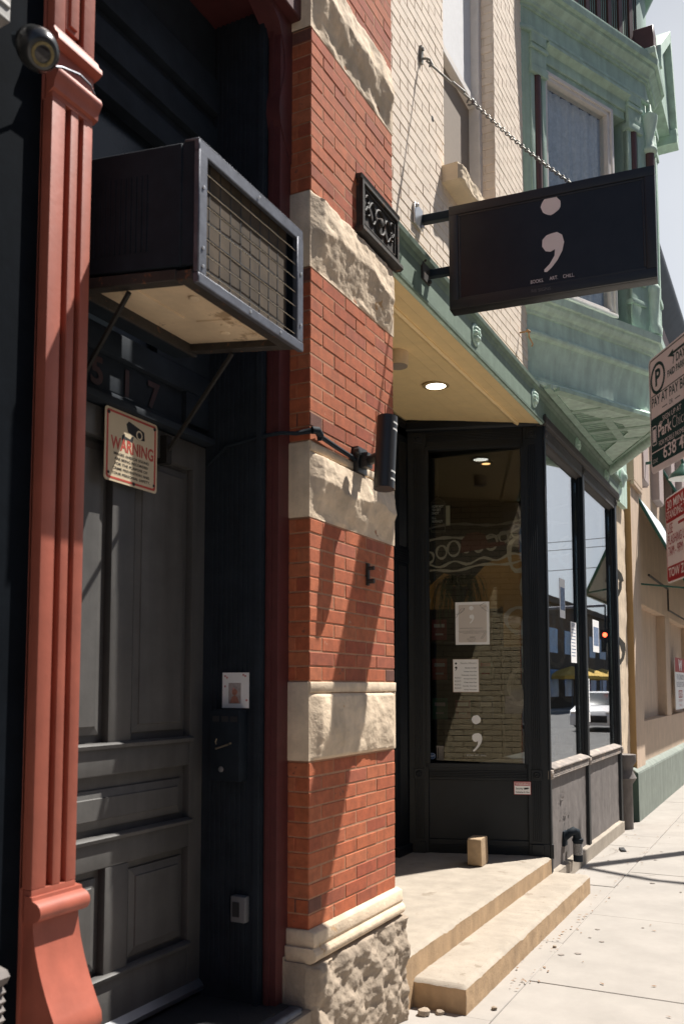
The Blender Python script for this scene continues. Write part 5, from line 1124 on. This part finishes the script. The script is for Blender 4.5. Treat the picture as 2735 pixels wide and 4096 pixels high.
for r_, z in enumerate((2.226, 1.776, 1.326)):
    for k in range(7):
        c_, nm = bc[(k + r_ * 3) % 7]; u = .08 + k * .26
        t = thing('book', tuple(fk(u, 0, z)), '%s book facing out on the %s shelf in the dim shop' % (nm, words[r_]), 'book', 'face-out books on the shelf')
        b = M(); b.box(fk, u, u + .17, -.10, -.07, z, z + .26 - .02 * (k % 3)); build('cover', b, mat('book_' + nm, c_, rough=.5, var=.1, bump=0), t)
        b = M(); b.box(fk, u + .025, u + .145, -.07, -.069, z + .15, z + .19); b.box(fk, u + .04, u + .13, -.07, -.069, z + .06, z + .08); build('title_block', b, m_grey if nm != 'cream' else m_redink, t)
# hanging book display
hb = thing('hanging_book', tuple(fw(.205, -.28, 3.0)), 'black covered book in a thin wire cage hanging inside the slanted window', 'book')
fh = Fr(fw(.155, -.22, 0).x, fw(.155, -.22, 0).y, -72.75)
b = M(); b.box(fh, .02, .135, -.008, .0, 3.17, 3.345); build('cover', b, mat('book_jacket_black', (.012, .012, .013), rough=.4, bump=0), hb)
b = M(); b.box(fh, .15, .185, -.05, -.01, 3.155, 3.33); build('page_block', b, mat('cream_pages', (.85, .70, .45), bump=0), hb)
b = M()
for i, s_ in enumerate(('HOW NOT', 'TO GET', 'SHOT', 'D.L.', 'HUGHLEY')): b.text(fh, s_, .024, 3.313 - i * .031 - (.012 if i > 2 else 0), .021, n=.001, width=(.105, .08, .065, .04, .10)[i], align='L', bold=.04)
build('title', b, mat('jacket_lettering', (.85, .76, .62), bump=0), hb)
b = M()
for u, n in ((.015, .01), (.14, .01), (.015, -.06), (.14, -.06)): b.tube([fh(u, n, 3.10), fh(u, n, 3.36)], .0018, 4)
for z in (3.10, 3.155, 3.36): b.tube([fh(.015, .01, z), fh(.14, .01, z), fh(.14, -.06, z), fh(.015, -.06, z)], .0018, 4, closed=True)
b.tube([fh(.015, .01, 3.36), fh(.08, -.02, 3.41), fh(.14, .01, 3.36)], .0016, 4); b.tube([fh(.08, -.02, 3.41), fh(.075, -.02, 3.80)], .001, 4)
build('wire_cage', b, m_wire, hb)
# fern
fn = thing('hanging_fern', tuple(fw(.40, -.55, 2.55)), 'dark green hanging fern trailing behind the slanted shop window', 'plant')
pc = fw(.40, -.55, 2.62)
b = M(); b.lathe([(.05, -.14), (.09, -.02), (.095, 0), (.08, 0), (.0, -.02)], pc, seg=18); build('pot', b, m_int, fn)
b = M(); rr = random.Random(5)
for k in range(70):
    a = rr.uniform(0, 6.28); ln = rr.uniform(.12, .30); dr = rr.uniform(.05, .38); P = []
    for i in range(12):
        t = i / 11; P.append(pc + Vector((math.cos(a) * ln * math.sin(t * 1.6), math.sin(a) * ln * math.sin(t * 1.6), .12 * math.sin(t * 3.1) - dr * t * t)))
    for i in range(1, 12):
        d = (P[i] - P[i - 1]); sd_ = d.cross(Vector((0, 0, 1))).normalized() * .028 * (1 - i / 16)
        for sg in (-1, 1): q = P[i] + sd_ * sg; b.add([P[i - 1], P[i - 1] + d * .6, q + d * .5, q], [(0, 1, 2, 3)])
build('fronds', b, mat('fern_green', (.045, .085, .035), rough=.6, var=.3, bump=0), fn, recalc=False)
for i, (u, n, z) in enumerate(((.42, -.75, 3.90), (.66, -1.6, 3.9))):
    c = fw(u, n, z + .155); b = M(); b.lathe([(.075, 0), (.07, -.02), (.05, -.015), (.0, -.01)], c, seg=18)
    t = thing('ceiling_downlight', tuple(c), 'amber downlight in the dark shop ceiling nearest the window' if i == 0 else 'amber downlight deeper in the dark shop ceiling', 'light'); build('trim', b, m_ac, t)
    b = M(); b.lathe([(.045, -.017), (0, -.02)], c, seg=16); build('bulb', b, m_amber, t)

# ------------------------------------------------------------------ across the street (mirrored in the street panes)
def house(x0, x1, y, h, m, lab, n_w=5, wm=None, roof=True):
    t = thing('street_building', ((x0 + x1) / 2, -y, 0), lab, 'building'); f = Fr(x0, -y, 180); W_ = x1 - x0
    f = Fr(x1, -y, 180); b = M(); b.box(f, 0, W_, -8, 0, -.1, h); b.box(f, -.1, W_ + .1, -.2, .25, h - .5, h); build('wall', b, m, t, bev=.02)
    for i in range(n_w):
        for z0, z1 in ((.9, 3.0), (4.3, 6.2)) + (((7.4, 9.2),) if h > 10 else ()):
            if z1 > h - .8: continue
            b = M(); u = W_ * (i + .2) / n_w; b.box(f, u, u + W_ * .55 / n_w, -.1, .03, z0, z1); o = build('window', b, wm or m_dglass, t)
    return t
house(2, 16, 18.0, 14, mat('street_brick_red', (.28, .12, .08), rough=.9), 'red brick building across the street behind the camera')  # unseen; this and the tan one made taller to cut recess sky light
house(-16, 1.6, 18.0, 13, mat('street_brick_tan', (.36, .28, .2), rough=.9), 'tan brick building across the street, behind the camera to the left')
house(16.5, 30, 18.0, 4.4, mat('street_grey', (.25, .25, .25), rough=.9), 'low grey building across the street')
house(62, 96, 14.8, 8.6, mat('street_dark_brown', (.075, .055, .04), rough=.9), 'dark brown restaurant with blue windows across the street, mirrored in the shop panes', 7, mat('blue_panels', (.08, .24, .55), rough=.3, var=.5, scale=.6, bump=0))
house(97, 125, 14.8, 7, mat('street_olive', (.16, .15, .11), rough=.9), 'olive building farther down the street')
for i, (x, y) in enumerate(((70, -13.6), (75.5, -13.6), (81, -13.4))):
    t = thing('patio_umbrella', (x, y, 0), ['nearest yellow patio umbrella across the street', 'middle yellow patio umbrella across the street', 'farthest yellow patio umbrella across the street'][i], 'umbrella', 'yellow patio umbrellas')
    b = M(); b.lathe([(2.1, 2.45), (2.12, 2.25), (2.14, 2.25), (2.12, 2.5), (1.0, 2.95), (.05, 3.25), (0, 3.25)], (x, y, 0), seg=8); build('canopy', b, mat('umbrella_yellow', (.62, .40, .08), rough=.8, bump=0), t, smooth=10)
    b = M(); b.lathe([(.04, 0), (.04, 3.2)], (x, y, 0), seg=8); build('pole', b, m_galv, t)
b = M(); b.box(Fr(73.4, -12.9, 180), 0, 2.6, 0, .03, .9, 2.0); tag(build('patio_banner', b, mat('banner_purple', (.10, .07, .20), rough=.7, bump=0)), 'purple banner between the yellow umbrellas across the street', 'banner')
# white car
car = thing('white_car', (39.5, -5.5, 0), 'white car coming up the street, mirrored in the shop panes', 'car')
m_carw = mat('white_car_paint', (.80, .80, .80), rough=.2, var=.02, bump=0)
fcx = Fr(37.3, -5.5, 90)   # faces... u across, n towards +X ; front of the car looks to -X
def carp(prof, y0, y1, m, nm, bev=.05, taper=0.0):
    b = M(); k = len(prof); P = [(x, y0 + taper * max(0, z - .95), z) for x, z in prof] + [(x, y1 - taper * max(0, z - .95), z) for x, z in prof]
    b.add(P, [tuple(range(k)), tuple(range(2 * k - 1, k - 1, -1))] + [(i, k + i, k + (i + 1) % k, (i + 1) % k) for i in range(k)]); return build(nm, b, m, car, bev=bev, seg=2, smooth=50)
carp([(37.2, .12), (37.15, .5), (37.3, .72), (38.5, .96), (41.4, 1.0), (41.75, .95), (41.8, .5), (41.7, .13)], -6.4, -4.6, m_carw, 'body')
carp([(38.3, .94), (39.35, 1.44), (40.6, 1.46), (41.4, .99)], -6.3, -4.7, m_dglass, 'cabin_glass', .03, .35)
carp([(39.3, 1.42), (39.45, 1.475), (40.5, 1.485), (40.7, 1.43)], -6.3, -4.7, m_carw, 'roof', .02, .35)
carp([(37.16, .24), (37.13, .32), (37.14, .52), (37.3, .52), (37.3, .24)], -6.1, -4.9, m_ink, 'grille', .01)
for y in (-6.2, -4.8):
    b = M(); b.box(Fr(37.24, y, -90), -.16, .16, -.1, .05, .58, .68); build('headlight', b, m_white, car, bev=.02)
    for x in (38.05, 40.85):
        b = M(); b.lathe([(.1, -.1), (.31, -.1), (.33, -.06), (.33, .06), (.31, .1), (.1, .1)], (x, y - (.08 if y < -5.5 else -.08), .33), (0, 1, 0), 22); w_ = build('wheel', b, m_ink, car)
        b = M(); b.lathe([(0, .105), (.19, .105), (.2, .09)], (x, y - (.08 if y < -5.5 else -.08), .33), (0, 1, 0), 16); b.lathe([(0, -.105), (.19, -.105), (.2, -.09)], (x, y - (.08 if y < -5.5 else -.08), .33), (0, 1, 0), 16); build('rim', b, m_galv, w_)
ts = thing('traffic_signal', (43, -6, 4.2), 'traffic signal showing red, mirrored in the second street pane', 'traffic light')
b = M(); b.tube([(43.2, -12.8, 0), (43.2, -12.8, 5.2), (43.2, -12.0, 5.4), (43.2, -6, 5.5)], .07, 8); build('mast_arm', b, m_galv, ts)
b = M(); b.box(Fr(43, -6, -90), -.17, .17, -.25, 0, 3.3, 4.35); b.tube([(43.2, -6, 4.3), (43.2, -6, 5.5)], .03, 6); build('housing', b, m_ac, ts)
b = M(); b.lathe([(.11, 0), (.08, .04), (0, .06)], (43, -6, 4.1), (-1, 0, 0), 16); build('red_lens', b, m_redlamp, ts)
for i, z in enumerate((9.0, 10.25, 10.75)):
    b = M(); b.tube([(55, -3 - k * 4, z + .0 - .012 * k * (6 - k) * 2) for k in range(7)], .022, 5)
    tag(build('power_line', b, m_ink), ['lowest power line crossing the street sky', 'middle power line crossing the street sky', 'highest power line crossing the street sky'][i], 'wire')

# warm light of the shop's own ceiling lamps (their lit bulbs show through the glass)
for i, (x, y, z, e) in enumerate(((8.6, 1.5, 3.85, 5), (9.9, 2.3, 3.85, 9), (10.2, .9, 3.85, 7))):
    l_ = bpy.data.lights.new('ceiling_lamp', 'SPOT'); l_.energy = e; l_.color = (1.0, .78, .52); l_.spot_size = R(120); l_.spot_blend = .6; l_.shadow_soft_size = .05
    o = bpy.data.objects.new('ceiling_lamp', l_); S.collection.objects.link(o); o.location = (x, y, z); o.rotation_euler = Vector((-.55, 0, .8)).to_track_quat('Z', 'Y').to_euler()
